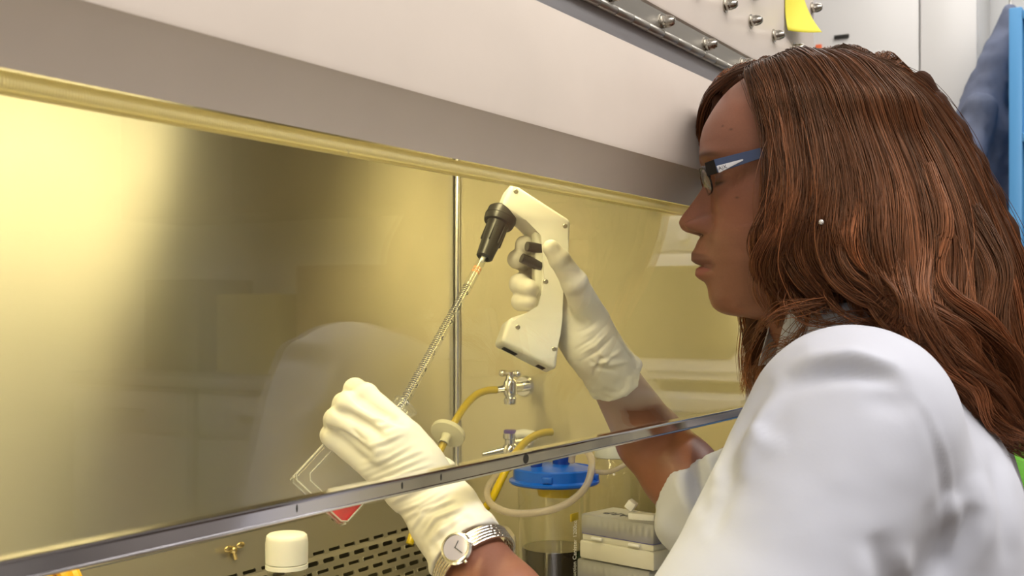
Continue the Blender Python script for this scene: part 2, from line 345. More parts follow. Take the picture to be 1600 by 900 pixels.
# ---------------------------------------------------------------- organic surfaces (signed distance fields -> mesh)
C2W = Matrix(((CS, CC, 0, 0), (-CC, CS, 0, 0), (0, 0, 1, CZ), (0, 0, 0, 1)))      # eye frame (right, depth, up) -> world
C2Wn = np.array(C2W)[:3, :3]
def c2w(a): return np.asarray(a) @ C2Wn.T + np.array([0, 0, CZ])
def E(px, py, d): return np.array([(px-800)/FPX*d, d, (HY-py)/FPX*d])               # eye-frame point
class Field:
    def __init__(s, lo, hi, h):
        s.lo = np.array(lo, float); s.h = h; s.n = np.ceil((np.array(hi)-s.lo)/h).astype(int)+1
        s.D = np.full(s.n, 1.0, np.float32)
    def sub(s, lo, hi, m):
        a = np.maximum(0, np.floor((np.array(lo)-m-s.lo)/s.h).astype(int)); b = np.minimum(s.n, np.ceil((np.array(hi)+m-s.lo)/s.h).astype(int)+1)
        if np.any(b <= a): return None, None
        g = np.meshgrid(*[s.lo[i]+s.h*np.arange(a[i], b[i]) for i in range(3)], indexing='ij')
        return tuple(slice(a[i], b[i]) for i in range(3)), np.stack(g, -1).astype(np.float32)
    def comb(s, sl, d, k, op):
        A = s.D[sl]
        if op == 'add':
            if k <= 0: s.D[sl] = np.minimum(A, d); return
            hh = np.clip(.5+.5*(A-d)/k, 0, 1); s.D[sl] = A*(1-hh)+d*hh-k*hh*(1-hh)
        else:
            if k <= 0: s.D[sl] = np.maximum(A, -d); return
            hh = np.clip(.5-.5*(A+d)/k, 0, 1); s.D[sl] = A*(1-hh)-d*hh+k*hh*(1-hh)
    def cap(s, a, b, ra, rb, k=.01, op='add', flat=None):
        a, b = np.array(a, float), np.array(b, float); r = max(ra, rb)
        sl, g = s.sub(np.minimum(a, b)-r, np.maximum(a, b)+r, k+4*s.h)
        if sl is None: return s
        ab = b-a; L2 = max(ab @ ab, 1e-12); t = np.clip(((g-a) @ ab)/L2, 0, 1)
        d = np.linalg.norm(g-(a+t[..., None]*ab), axis=-1)-(ra+(rb-ra)*t)
        s.comb(sl, d, k, op); return s
    def chain(s, pts, rs, k=.01, ki=None, op='add'):
        for i in range(len(pts)-1): s.cap(pts[i], pts[i+1], rs[i], rs[i+1], k if i else (ki if ki is not None else k), op)
        return s
    def ell(s, c, r, R=None, k=.01, op='add'):
        c = np.array(c, float); r = np.array(r, float); R = np.eye(3) if R is None else np.array(R)   # rows of R: the ellipsoid's axes
        m = max(r); sl, g = s.sub(c-m, c+m, k+4*s.h)
        if sl is None: return s
        q = (g-c) @ R.T; k0 = np.linalg.norm(q/r, axis=-1); k1 = np.linalg.norm(q/(r*r), axis=-1)
        s.comb(sl, k0*(k0-1)/np.maximum(k1, 1e-6), k, op); return s
    def cut(s, p, nrm, rad=None):                    # remove the side the normal points to
        p = np.array(p); nrm = np.array(nrm)/np.linalg.norm(nrm)
        sl, g = s.sub(*((s.lo, s.lo+s.h*s.n) if rad is None else (p-rad, p+rad)), 0); s.D[sl] = np.maximum(s.D[sl], (g-p) @ nrm); return s
    def mesh(s, level=0, smooth=2):
        D = s.D-level; n = D.shape; ins = D < 0
        c = [ins[x:n[0]-1+x, y:n[1]-1+y, z:n[2]-1+z] for x in (0,1) for y in (0,1) for z in (0,1)]
        tot = sum(q.astype(np.int8) for q in c); act = (tot > 0) & (tot < 8)
        I = np.argwhere(act); idx = np.full(act.shape, -1, np.int64); idx[act] = np.arange(len(I))
        acc = np.zeros((len(I), 3)); cnt = np.zeros(len(I))
        cor = [np.array(v) for v in np.ndindex(2,2,2)]
        V = [D[I[:,0]+v[0], I[:,1]+v[1], I[:,2]+v[2]] for v in cor]
        for i in range(8):
            for j in range(i+1, 8):
                if np.abs(cor[i]-cor[j]).sum() != 1: continue
                a, b = V[i], V[j]; m = (a < 0) != (b < 0); t = a[m]/(a[m]-b[m])
                acc[m] += cor[i]+t[:, None]*(cor[j]-cor[i]); cnt[m] += 1
        P_ = s.lo+s.h*(I+acc/cnt[:, None]); F = []
        for ax in range(3):
            o = [k for k in range(3) if k != ax]
            sa = [slice(None)]*3; sb = [slice(None)]*3; sa[ax] = slice(0, n[ax]-1); sb[ax] = slice(1, n[ax])
            A, B = ins[tuple(sa)], ins[tuple(sb)]; e = np.argwhere(A != B)
            e = e[(e[:, o[0]] > 0) & (e[:, o[1]] > 0) & (e[:, o[0]] < n[o[0]]-1) & (e[:, o[1]] < n[o[1]]-1)]
            fl = A[e[:,0], e[:,1], e[:,2]]
            q = []
            for d0, d1 in ((-1,-1),(0,-1),(0,0),(-1,0)):
                w = e.copy(); w[:, o[0]] += d0; w[:, o[1]] += d1; q.append(idx[w[:,0], w[:,1], w[:,2]])
            q = np.stack(q, 1); flip = fl if ax != 1 else ~fl
            q[~flip] = q[~flip][:, ::-1]; F.append(q)
        F = np.concatenate(F); F = F[(F >= 0).all(1)]
        for _ in range(smooth): P_ = lap(P_, F, .5)
        return P_, F
def lap(V, F, f):
    S = np.zeros_like(V); n = np.zeros(len(V)); k = F.shape[1]
    for i in range(k):
        a, b = F[:, i], F[:, (i+1) % k]
        for d in range(3): S[:, d] += np.bincount(a, V[b, d], len(V))+np.bincount(b, V[a, d], len(V))
        n += np.bincount(a, minlength=len(V))+np.bincount(b, minlength=len(V))
    m = n > 0; S[m] /= n[m, None]; out = V.copy(); out[m] = V[m]*(1-f)+S[m]*f; return out
def normals(V, F):
    fn = np.cross(V[F[:,2]]-V[F[:,0]], V[F[:,3 if F.shape[1] == 4 else 1]]-V[F[:,1 if F.shape[1] == 4 else 0]])
    Nn = np.zeros_like(V)
    for i in range(F.shape[1]):
        for d in range(3): Nn[:, d] += np.bincount(F[:, i], fn[:, d], len(V))
    return Nn/np.maximum(np.linalg.norm(Nn, axis=1), 1e-12)[:, None]
def np_mesh(name, V, F, world=True):
    me = bpy.data.meshes.new(name); V = c2w(V) if world else V; F = np.asarray(F)
    me.vertices.add(len(V)); me.vertices.foreach_set('co', V.astype(np.float32).ravel())
    k = F.shape[1]; me.loops.add(len(F)*k); me.loops.foreach_set('vertex_index', F.astype(np.int32).ravel())
    me.polygons.add(len(F)); me.polygons.foreach_set('loop_start', np.arange(0, len(F)*k, k, dtype=np.int32))
    me.polygons.foreach_set('use_smooth', np.ones(len(F), bool)); me.update(); me.validate(); return me
def colattr(me, cols, name='pigment'):
    a = me.color_attributes.new(name, 'FLOAT_COLOR', 'POINT'); a.data.foreach_set('color', np.c_[cols, np.ones(len(cols))].astype(np.float32).ravel())
def joinVF(parts):
    Vs, Fs, o = [], [], 0
    for V, F in parts: Vs.append(V); Fs.append(F+o); o += len(V)
    return np.concatenate(Vs), np.concatenate(Fs)
def px_of(V): return 800+FPX*V[:,0]/V[:,1], HY-FPX*V[:,2]/V[:,1]
def crease(V, Nn, poly, w, depth, mask=None, taper=True):
    """press (depth<0) or raise a fold that follows a line on the cloth or glove; w in metres"""
    X, Y = px_of(V); sc = V[:,1]/FPX; best = np.full(len(V), 1e9); tt = np.zeros(len(V)); L = [0]
    poly = [np.array(p, float) for p in poly]
    for a, b in zip(poly, poly[1:]): L.append(L[-1]+np.linalg.norm(b-a))
    for i, (a, b) in enumerate(zip(poly, poly[1:])):
        ab = b-a; t = np.clip(((X-a[0])*ab[0]+(Y-a[1])*ab[1])/(ab @ ab), 0, 1)
        d = np.hypot(X-a[0]-t*ab[0], Y-a[1]-t*ab[1]); m = d < best; best[m] = d[m]; tt[m] = (L[i]+t[m]*(L[i+1]-L[i]))/L[-1]
    g = np.exp(-(best*sc/w)**2)*depth
    if taper: g = g*np.clip(np.sin(PI*np.clip(tt, 0, 1)), 0, 1)
    if mask is not None: g = g*mask
    return V+Nn*g[:, None]
def vnoise(V, scale, seed=0):
    """smooth value noise"""
    r = np.random.default_rng(seed); T = r.random((32,32,32)); q = V*scale+100; i = np.floor(q).astype(int); f = q-i; f = f*f*(3-2*f); o = 0
    for a in (0,1):
        for b in (0,1):
            for c in (0,1):
                w = (f[:,0] if a else 1-f[:,0])*(f[:,1] if b else 1-f[:,1])*(f[:,2] if c else 1-f[:,2])
                o = o+w*T[(i[:,0]+a) % 32, (i[:,1]+b) % 32, (i[:,2]+c) % 32]
    return o-.5
# ---------------------------------------------------------------- the person
person = thing('person', 'person with long auburn hair in white lab coat and latex gloves working inside the cabinet', 'person', tuple(P(1330, 2500, 1.04)))
PSI = math.radians(12); HD = 1.06; HS = HD/FPX
FV = np.array([-math.cos(PSI), math.sin(PSI), 0]); LV = np.array([-math.sin(PSI), -math.cos(PSI), 0])   # her forward, her left
HO = E(1230, 330, HD)                                    # head axis
# table: row, front of face, base of face without nose and lips, back of head, half width, squareness, axis shift
T = np.array([
 # py   prof  base  back  half  p
 [ 92, 1290, 1290, 1296,  3, 2.0],
 [ 98, 1244, 1244, 1326, 38, 2.0],
 [108, 1204, 1204, 1348, 60, 2.0],
 [124, 1162, 1162, 1374, 84, 2.0],
 [150, 1132, 1132, 1398,105, 2.1],
 [184, 1110, 1110, 1420,124, 2.25],
 [202, 1102, 1102, 1420,125, 2.3],
 [224, 1098, 1098, 1418,123, 2.35],
 [242, 1097, 1098, 1416,120, 2.45],
 [253, 1099, 1102, 1413,118, 2.5],
 [268, 1104, 1108, 1409,117, 2.4],
 [280, 1106, 1113, 1405,117, 2.35],
 [290, 1102, 1116, 1401,118, 2.3],
 [300, 1096, 1117, 1396,118, 2.3],
 [320, 1082, 1116, 1386,116, 2.25],
 [336, 1070, 1115, 1376,113, 2.2],
 [345, 1066, 1113, 1370,111, 2.2],
 [354, 1069, 1111, 1364,109, 2.2],
 [360, 1076, 1109, 1358,108, 2.2],
 [364, 1088, 1108, 1356,107, 2.2],
 [368, 1098, 1107, 1352,106, 2.2],
 [376, 1094, 1106, 1346,104, 2.2],
 [386, 1090, 1106, 1340,102, 2.2],
 [396, 1085, 1107, 1336,100, 2.2],
 [405, 1085, 1108, 1334, 99, 2.2],
 [411, 1091, 1109, 1332, 98, 2.2],
 [415, 1097, 1110, 1331, 97, 2.2],
 [420, 1092, 1111, 1330, 96, 2.2],
 [428, 1091, 1112, 1328, 94, 2.2],
 [434, 1095, 1113, 1327, 93, 2.2],
 [441, 1104, 1114, 1326, 92, 2.2],
 [451, 1110, 1114, 1325, 90, 2.2],
 [464, 1112, 1113, 1324, 87, 2.2],
 [478, 1117, 1117, 1324, 83, 2.15],
 [486, 1125, 1125, 1324, 80, 2.1],
 [491, 1136, 1136, 1325, 77, 2.1],
 [494, 1150, 1150, 1326, 74, 2.1],
 [497, 1172, 1172, 1327, 71, 2.0],
 [502, 1190, 1190, 1330, 68, 2.0],
 [520, 1203, 1203, 1338, 66, 2.0],
 [560, 1222, 1222, 1360, 68, 2.0],
 [600, 1240, 1240, 1380, 74, 2.0]], float)
zz = []                                                   # dense rows
for a, b in zip(T[:,0], T[:,0][1:]): zz += list(np.linspace(a, b, max(3, int((b-a)/1.3)), endpoint=False))
zz = np.array(zz+[600.])
def mono(x, xp, fp):                                      # smooth monotone cubic
    h = np.diff(xp); d = np.diff(fp)/h; m = np.zeros(len(xp)); m[0], m[-1] = d[0], d[-1]
    for i in range(1, len(xp)-1): m[i] = 0 if d[i-1]*d[i] <= 0 else 2*d[i-1]*d[i]/(d[i-1]+d[i])
    i = np.clip(np.searchsorted(xp, x)-1, 0, len(h)-1); t = (x-xp[i])/h[i]
    return ((2*t**3-3*t**2+1)*fp[i]+(t**3-2*t**2+t)*h[i]*m[i]+(-2*t**3+3*t**2)*fp[i+1]+(t**3-t**2)*h[i]*m[i+1])
pr, ba, bk, hw, pp = [mono(zz, T[:,0], T[:,k]) for k in range(1, 6)]
NT = 420; th = 2*PI*(np.arange(NT)/NT)
th = th-.65*np.sin(th)                            # denser towards the face
th = th % (2*PI)
cs, sn = np.cos(th), np.sin(th)
cx = np.minimum((ba+bk)/2, 1240)[:, None]; cx = np.maximum(cx, ba[:, None]+12); YY = zz[:, None]+0*cs
ss_ = np.clip((zz-92)/400, 0, 1); ss_ = ss_*ss_*(3-2*ss_); shr = .93+.07*ss_       # the back and sides stay under the hair
bk = 1240+(bk-1240)*(.93+.07*ss_); hw = hw*shr
A = np.where(cs > 0, (cx-ba[:, None]), (bk[:, None]-cx)); Bh = hw[:, None]+0*A; p_ = pp[:, None]
R = ((np.abs(cs)/A)**p_+(np.abs(sn)/Bh)**p_)**(-1/p_)
f = R*cs; l = R*sn
al = np.abs(l); front = (cs > 0)[None] & (YY > 0)
def G(x, s): return np.exp(-(x/s)**2)
feat = (ba-pr)[:, None]
nose = (YY < 368) & (YY > 262)
wn = np.interp(YY, [262, 290, 320, 340, 352, 368], [13, 11, 14, 19, 22, 20])
wl = np.interp(YY, [368, 380, 396, 415, 430, 445, 470], [22, 26, 34, 40, 36, 34, 40])
ker = np.where(YY < 366, np.exp(-np.abs(al/wn)**2.3), np.exp(-np.abs(al/wl)**3))
add = np.where(front, feat*ker, 0)
def blob(lc, yc, sl, sy, amp): return amp*G(al-lc, sl)*G(YY-yc, sy)*front
add += blob(26, 350, 9.5, 11, 27)*np.clip((369-YY)/5, .25, 1)   # nostril wings
add -= blob(40, 352, 4, 10, 6)                              # crease beside the wing
add -= blob(50, 276, 24, 17, 13)+blob(24, 280, 10, 14, 5)  # eye sockets
add += blob(50, 284, 19, 10.5, 7.5)+blob(50, 246, 30, 9, 4)  # lids and brow ridge
add -= blob(50, 290.5, 17, 1.8, 2.2)                       # lash line crease
add -= blob(50, 272, 17, 2.5, 1.6)                         # lid fold
add += blob(72, 322, 26, 26, 7)+blob(45, 440, 30, 30, 2)   # cheek
add -= blob(44, 415, 7, 6, 4.5)                            # mouth corner
add -= G(YY-(414+ .004*al**2), 1.7)*np.exp(-(al/44)**6)*3.6*front
add -= G(YY-441, 6)*G(al, 26)*1.5*front                    # under lip
add -= G(al, 5)*((YY > 370)&(YY < 393))*1.8*front          # philtrum
add -= np.exp(-np.abs((al-13)/6)**2)*G(YY-364, 3.5)*9*front   # nostril
f = f+add
# far-to-near drift of the lower face rows and neck
V = HO+((f+(1230-cx))*HS)[..., None]*FV/math.cos(PSI)*1.0+(l*HS)[..., None]*LV+((330-YY)*HS)[..., None]*np.array([0,0,1])
V = V.reshape(-1, 3); nz = len(zz)
i = np.arange(nz-1)[:, None]*NT; j = np.arange(NT)[None]; j2 = (j+1) % NT
HF = np.stack([i+j, i+j2, i+NT+j2, i+NT+j], -1).reshape(-1, 4)
HV = V; top = len(HV)
# pigment, with nostril shade painted in
skin = np.array([.262, .106, .064]); X_ = al.ravel(); Y_ = YY.ravel(); fr = front.ravel()
col = np.tile(skin, (len(HV), 1)); nA = vnoise(HV, 60, 3); nB = vnoise(HV, 900, 5)
col *= (1+.16*nA+.10*nB)[:, None]
def mixc(w, c):
    global col
    w = np.clip(w, 0, 1)[:, None]; col = col*(1-w)+np.array(c)*w
lipw = np.exp(-(X_/45)**8)*fr
up = np.clip((Y_-(392+.0035*X_**2))/3, 0, 1)*np.clip((415.5+.004*X_**2-Y_)/1.5, 0, 1); lo = np.clip((Y_-(414+.004*X_**2))/1.5, 0, 1)*np.clip((436-.006*X_**2-Y_)/3, 0, 1)
mixc(up*lipw*.8, (.13, .042, .035)); mixc(lo*lipw*.85, (.30, .085, .07))
mixc(np.exp(-((Y_-(243-.0*X_+.0045*(X_-45)**2))/5.0)**2)*np.exp(-((X_-50)/33)**4)*fr*.75, (.045, .022, .014))   # brow
mixc(np.exp(-((Y_-290)/4.0)**2)*np.exp(-((X_-52)/22)**4)*fr*.97, (.006, .004, .003)); mixc(np.exp(-((Y_-281)/6.)**2)*np.exp(-((X_-52)/20)**4)*fr*.55, (.06, .03, .02))
mixc(np.exp(-((X_-12)/7)**2-((Y_-365)/3)**2)*fr*.8, (.05, .018, .012))  # dark nostril openings: shade put into the skin colour
mixc(np.exp(-((X_-75)/34)**2-((Y_-335)/34)**2)*fr*.35, (.33, .098, .075))
for (mx, my) in ((92, 316), (96, 214), (86, 207)): mixc(np.exp(-((l.ravel()-mx)**2+(Y_-my)**2)/2.2)*fr*.8, (.06, .03, .02))
HC = col
# arms and hands, in joint positions read off the pose
RES = .0016
eL = np.array([.094, .745, -.33]); wL = E(703, 822, .893); aL = (eL-wL)/np.linalg.norm(eL-wL); sL = np.array([.252, .862, -.090])
wR = E(943, 566, 1.163); mR = E(1016, 686, 1.262); m2R = E(1062, 738, 1.250); eR = E(1108, 790, 1.222); sR = np.array([.385, 1.205, -.085])
# left hand: wrist, knuckles and finger joints (px, py, depth), radius
LH = {
 'index': [(634,680,.918,.0122),(571,619,.934,.0098),(555,609,.962,.0088),(554,624,.986,.0080)],
 'middle':[(613,684,.908,.0120),(545,633,.926,.0098),(538,632,.955,.0090),(544,648,.986,.0082)],
 'ring':  [(596,702,.905,.0118),(530,655,.926,.0098),(524,656,.952,.0088),(532,672,.984,.0080)],
 'little':[(586,731,.912,.0112),(524,683,.934,.0090),(518,680,.955,.0082),(526,692,.978,.0074)],
 'thumb': [(688,745,.945,.0150),(652,712,.985,.0125),(615,690,1.00,.0105)]}
RH = {
 'index': [(862,440,1.165,.0135),(858,400,1.195,.0110),(828,384,1.185,.0100),(819,383,1.160,.0090)],
 'middle':[(872,470,1.170,.0135),(850,425,1.205,.0110),(820,408,1.190,.0103),(808,405,1.160,.0094)],
 'ring':  [(880,500,1.175,.0130),(850,455,1.205,.0108),(818,442,1.185,.0102),(812,444,1.155,.0094),(828,451,1.143,.0085)],
 'little':[(888,528,1.175,.0120),(862,486,1.200,.0098),(822,470,1.180,.0090),(814,471,1.155,.0084),(828,473,1.143,.0076)],
 'thumb': [(925,500,1.150,.0165),(898,442,1.122,.0122),(874,405,1.113,.0094),(861,388,1.110,.0078)]}
def hand(F, H, wrist, kn_k=.0028):
    kn = {k: E(*v[0][:3]) for k, v in H.items()}
    for k in ('index','middle','ring','little'): F.cap(wrist, kn[k]*.85+wrist*.15, .0195, H[k][0][3]-.0005, .008)
    F.cap(kn['index']*.88+wrist*.12, kn['little']*.88+wrist*.12, .0110, .0100, .007)
    F.cap(wrist, kn['thumb'], .020, H['thumb'][0][3], .012); F.cap((wrist+kn['thumb'])/2, (kn['index']+kn['middle'])/2, .018, .013, .012)
    F.cap((wrist+kn['little'])/2, (wrist*.4+kn['index']*.6), .018, .016, .012)
    for k, v in H.items():
        T_ = [E(*q[:3]) for q in v]; r = [q[3] for q in v]
        sub = Field(F.lo, F.lo+F.h*(F.n-1), F.h); sub.D = sub.D[:F.n[0], :F.n[1], :F.n[2]]
        sub.chain(T_, r, .0025, 0)
        for q, rr in list(zip(T_, r))[1:-1]: sub.ell(q, (rr*1.04,)*3, k=.002)
        hh = np.clip(.5+.5*(F.D-sub.D)/kn_k, 0, 1); F.D = F.D*(1-hh)+sub.D*hh-kn_k*hh*(1-hh)
def bounds(pts, m): pts = np.array(pts); return pts.min(0)-m, pts.max(0)+m
def handfield(H, wrist, back, h):
    pts = [E(*q[:3]) for v in H.values() for q in v]+[wrist, back]; F = Field(*bounds(pts, .034), h)
    hand(F, H, wrist); return F
# left: glove cuff runs back along the wrist
bL = wL+aL*.026; FL = handfield(LH, E(690, 796, .898), wL+aL*.05, .0012)
FL.cap(E(690, 796, .898), wL, .0215, .0235, .012)
bR = E(985, 632, 1.20); FR = handfield(RH, E(925, 540, 1.158), bR, .0013)
FR.cap(E(925, 540, 1.158), wR, .0225, .0225, .012)
def field_part(F, level, cutp=None, cutn=None):
    D = F.D.copy()
    if cutp is not None: F.cut(cutp, cutn)
    r = F.mesh(level, 2); F.D = D; return r
parts = [(HV, HF)]; cols = [HC]
for F, w, b, e, m in ((FL, wL, bL, eL, None), (FR, wR, bR, eR, mR)):
    V, Fc = field_part(F, -.0060, w*.5+b*.5, b-w); parts.append((V, Fc))
    lo, hi = bounds([w, e]+([m] if m is not None else []), .06); A_ = Field(lo, hi, .0022)
    if m is None: A_.chain([w, w*.7+e*.3, w*.35+e*.65, e], [.0232, .030, .040, .043], .01)
    else: A_.chain([w, m, m2R, e], [.0225, .0365, .041, .043], .01)
    parts.append(A_.mesh(0, 3))
for s_, e_ in ((sL, eL), (sR, eR)):
    A_ = Field(*bounds([s_, e_], .07), .004); A_.cap(s_, e_, .046, .042, .01); parts.append(A_.mesh(0, 1))
# trunk, under the coat
TB = Field((.13, .76, -.62), (.58, 1.32, .03), .006)
ax = (sR-sL)/np.linalg.norm(sR-sL); fw = np.array([-ax[1], ax[0], 0]); RT = np.array([ax, fw, [0,0,1]])
nk = np.array([.325, 1.03, -.03])
TB.ell((.355, 1.03, -.30), (.15, .095, .26), RT, .03).ell((.36,1.03,-.52), (.15,.10,.15), RT, .04)
TB.cap(nk, sL+np.array([.02,0,0]), .045, .045, .03).cap(nk, sR, .045, .045, .03).cap(nk+np.array([-.02,0,.02]), nk+np.array([.01,0,-.06]), .05, .06, .03)
parts.append(TB.mesh(0, 2))
for V, Fc in parts[1:]:
    c_ = np.tile(skin, (len(V), 1))*(1+.14*vnoise(V, 50, 3)+.08*vnoise(V, 800, 5))[:, None]; cols.append(c_)
V, Fc = joinVF(parts); me = np_mesh('body', V, Fc); colattr(me, np.concatenate(cols))
M_skin = mat('skin', (.3,.13,.07), .42, 0, sss=.12, sssc=(1.0,.35,.18), spec=.45)
n_, l_ = N(M_skin); at = n_.new('ShaderNodeAttribute'); at.attribute_name = 'pigment'; l_.new(at.outputs['Color'], n_['Principled BSDF'].inputs['Base Color'])
tcs = n_.new('ShaderNodeTexCoord'); vo = n_.new('ShaderNodeTexVoronoi'); vo.inputs['Scale'].default_value = 900; l_.new(tcs.outputs['Object'], vo.inputs['Vector'])
bp_ = n_.new('ShaderNodeBump'); bp_.inputs['Strength'].default_value = .10; bp_.inputs['Distance'].default_value = .0006; l_.new(vo.outputs['Distance'], bp_.inputs['Height']); l_.new(bp_.outputs[0], n_['Principled BSDF'].inputs['Normal'])
body = link('body', me, M_skin, person, 180)
# ---- gloves
M_glove = mat('latex', (.66,.635,.56), .46, 0, bump=.05, bscale=140, sss=.12, sssc=(.8,.7,.5), spec=.4)
def glove(name, F, w, b, rad, wrinkles, cuffn, flare):
    V, Fc = field_part(F, .0006, b, b-w)
    return V, Fc
def make_glove(F, wrist0, w, b, r0, r1, lines, extra):
    D = F.D.copy()
    # sleeve of the glove: an open, slightly flared tube past the wrist
    F.cap(w*.6+wrist0*.4, b, r0, r1, .012); F.cut(b, b-w)
    inner = Field(F.lo, F.lo+F.h*(F.n-1), F.h); inner.D = np.full(F.D.shape, 1., np.float32)
    inner.cap(w, b+(b-w)*1.2, r0-.0030, r1-.0006, 0); F.D = np.maximum(F.D, -inner.D)
    V, Fc = F.mesh(.0006, 2); F.D = D
    Nn = normals(V, Fc)
    if np.mean(((V-V.mean(0))*Nn).sum(1)) < 0: Nn = -Nn; Fc = Fc[:, ::-1]
    face = np.clip(-Nn[:,1]*3, 0, 1)
    for poly, wd_, dp in lines: V = crease(V, Nn, poly, wd_, dp, face)
    ax_ = (b-w)/np.linalg.norm(b-w); t = (V-w) @ ax_
    cuff = np.clip((t+.01)/.03, 0, 1); V = V+Nn*(cuff*(.0035*vnoise(V*np.array([1,1,1]), 75, 9)+.0022*vnoise(V, 170, 10)))[:, None]
    V = V+Nn*(.0006*vnoise(V, 120, 12))[:, None]
    return V, Fc
linesL = []
rl = random.Random(3)
for (x0,y0,x1,y1,x2,y2) in ((555,738,600,722,650,690),(562,745,610,727,665,700),(570,752,620,735,668,712),(580,762,630,742,680,722),(590,775,640,752,690,735),(566,700,600,692,632,676),
                         (600,790,650,768,700,745),(610,803,655,790,690,765),(625,815,660,795,705,765),(640,830,662,800,715,778),(655,842,680,812,725,792),(665,850,690,830,735,800),(575,655,600,655,615,650),(590,668,612,662,628,655)):
    linesL.append(([(x0,y0),(x1,y1-3),(x2,y2)], .0013, .0009)); linesL.append(([(x0+3,y0+6),(x1+3,y1+4),(x2+3,y2+5)], .0016, -.0009))
linesL += [([(540,606),(568,630),(604,650),(640,668)], .0026, -.0045), ([(518,640),(545,646),(575,662),(600,682)], .0028, -.0050), ([(502,668),(532,677),(560,696),(585,712)], .0028, -.0050), ([(548,668),(562,683),(575,690)], .0022, -.002), ([(562,722),(590,720),(610,712)], .002,.0012)]
V, Fc = make_glove(FL, E(690,796,.898), wL, bL, .0262, .0315, linesL, None)
link('glove', np_mesh('glove', V, Fc), M_glove, person, 180)['label'] = 'left latex glove gripping the flask'
linesR = [([(895,548),(925,530),(950,505)], .0014, -.0012), ([(902,556),(930,540),(955,515)], .0014, .0012), ([(905,566),(935,548),(962,522)], .0016, -.0016),
          ([(915,575),(945,565),(975,545)], .002, .002), ([(925,592),(940,560),(975,560)], .002, -.002), ([(930,540),(950,570),(985,565)], .0022, .0022), ([(918,560),(938,575),(968,580)],.0018,-.0018),
          ([(900,520),(915,515),(935,500)], .0014, -.0008), ([(906,528),(921,520),(938,508)], .0014, .0008)]
V, Fc = make_glove(FR, E(925,540,1.158), wR, E(962, 590, 1.180), .0245, .0300, linesR, None)
link('glove', np_mesh('glove', V, Fc), M_glove, person, 180)['label'] = 'right latex glove around the pipette gun'
# ---- lab coat
CF = Field((.07, .66, -.66), (.62, 1.36, .06), .0036)
CF.ell((.345, 1.03, -.30), (.185, .118, .30), RT, .04).ell((.35, 1.03, -.60), (.21, .15, .25), RT, .05)
CF.cap(nk+np.array([0,-.02,-.045]), sL+np.array([.015,.01,.006]), .054, .056, .04).cap(nk+np.array([0,.02,-.045]), sR+np.array([.01,-.01,.012]), .056, .058, .04)
CF.cap(sL, sL*.4+eL*.6, .077, .071, .035).cap(sL*.4+eL*.6, eL, .070, .062, .02)
CF.cap(sL+np.array([.07,.05,-.08]), sL+np.array([.05,.06,-.30]), .075, .09, .05)
CF.cap(sR, eR, .068, .057, .03); CF.cap(eR, E(1088, 756, 1.238), .056, .0485, .02)
CF.cut(E(1088, 756, 1.238), E(1088, 756, 1.238)-eR, .075)
CF.cap(eR*.5+sR*.5, E(1066, 730, 1.245), .046, .0475, .004, 'sub')
CF.ell(nk+np.array([-.015,0,.035]), (.062,.06,.065), None, .01, 'sub')
V, Fc = CF.mesh(0, 3); Nn = normals(V, Fc)
if np.mean(((V-V.mean(0))*Nn).sum(1)) < 0: Nn = -Nn; Fc = Fc[:, ::-1]
face = np.clip(-Nn[:,1]*2.5+.3, 0, 1)
def seam(poly): return [(poly, .0045, -.0022), ([(x+9, y+1) for x, y in poly], .0030, .0016)]
folds = [([(1222,614),(1250,596),(1290,582),(1335,578),(1385,586),(1425,604)], .0070, -.010), ([(1232,588),(1270,566),(1330,562),(1390,578),(1424,604)], .0080, .009),
  ([(1345,622),(1390,626),(1440,640)], .010, -.004), ([(1222,612),(1196,650),(1168,700),(1150,750)], .006, .006), ([(1208,588),(1172,640),(1140,700),(1122,750)], .005, -.005),
  ([(1180,680),(1150,720),(1120,770)], .005, -.004), ([(1172,664),(1186,676),(1190,700)], .005, .004), ([(1160,740),(1124,790),(1104,840)], .006, -.004), ([(1230,690),(1180,700),(1140,740)], .008, .004),
  ([(1372,830),(1382,890),(1386,960)], .009, -.007), ([(1352,850),(1352,960)], .008, .004), ([(1412,850),(1416,960)], .008, .004),
  ([(1512,785),(1504,810),(1484,855),(1462,920)], .011, -.013), ([(1492,770),(1480,820),(1464,870)], .007, .009), ([(1548,700),(1566,780),(1572,880)], .006, -.005), ([(1520,740),(1540,800),(1530,900)], .010, .005),
  ([(1075,712),(1062,760),(1078,815)], .004, .003), ([(1100,690),(1085,740),(1100,810)], .005, -.006), ([(1120,680),(1110,720),(1118,760)], .006, .006)]
folds += seam([(1405,600),(1446,650),(1470,720),(1478,800),(1470,900)])+seam([(1186,560),(1214,546),(1262,530)])
for poly, wd_, dp in folds: V = crease(V, Nn, poly, wd_, dp, face)
V = V+Nn*(.0030*vnoise(V*np.array([1.,1.,.7]), 17, 21)*face+.0012*vnoise(V, 55, 22))[:, None]
sl_ = np.clip((V[:,1]-1.12)/.04, 0, 1)*np.clip((.30-V[:,0])/.04, 0, 1); V = V+Nn*(sl_*(.006*np.sin(V[:,0]*150+V[:,2]*60+6*vnoise(V, 20, 31))*.5+.006*vnoise(V, 34, 32)))[:, None]
V = lap(V, Fc, .5)
M_coat = mat('white_cotton', (.54,.56,.645), .8, 0, bump=.22, bscale=38, sheen=.15)
coat = link('lab_coat', np_mesh('lab_coat', V, Fc), M_coat, person, 180)
coat['label'] = 'white lab coat'
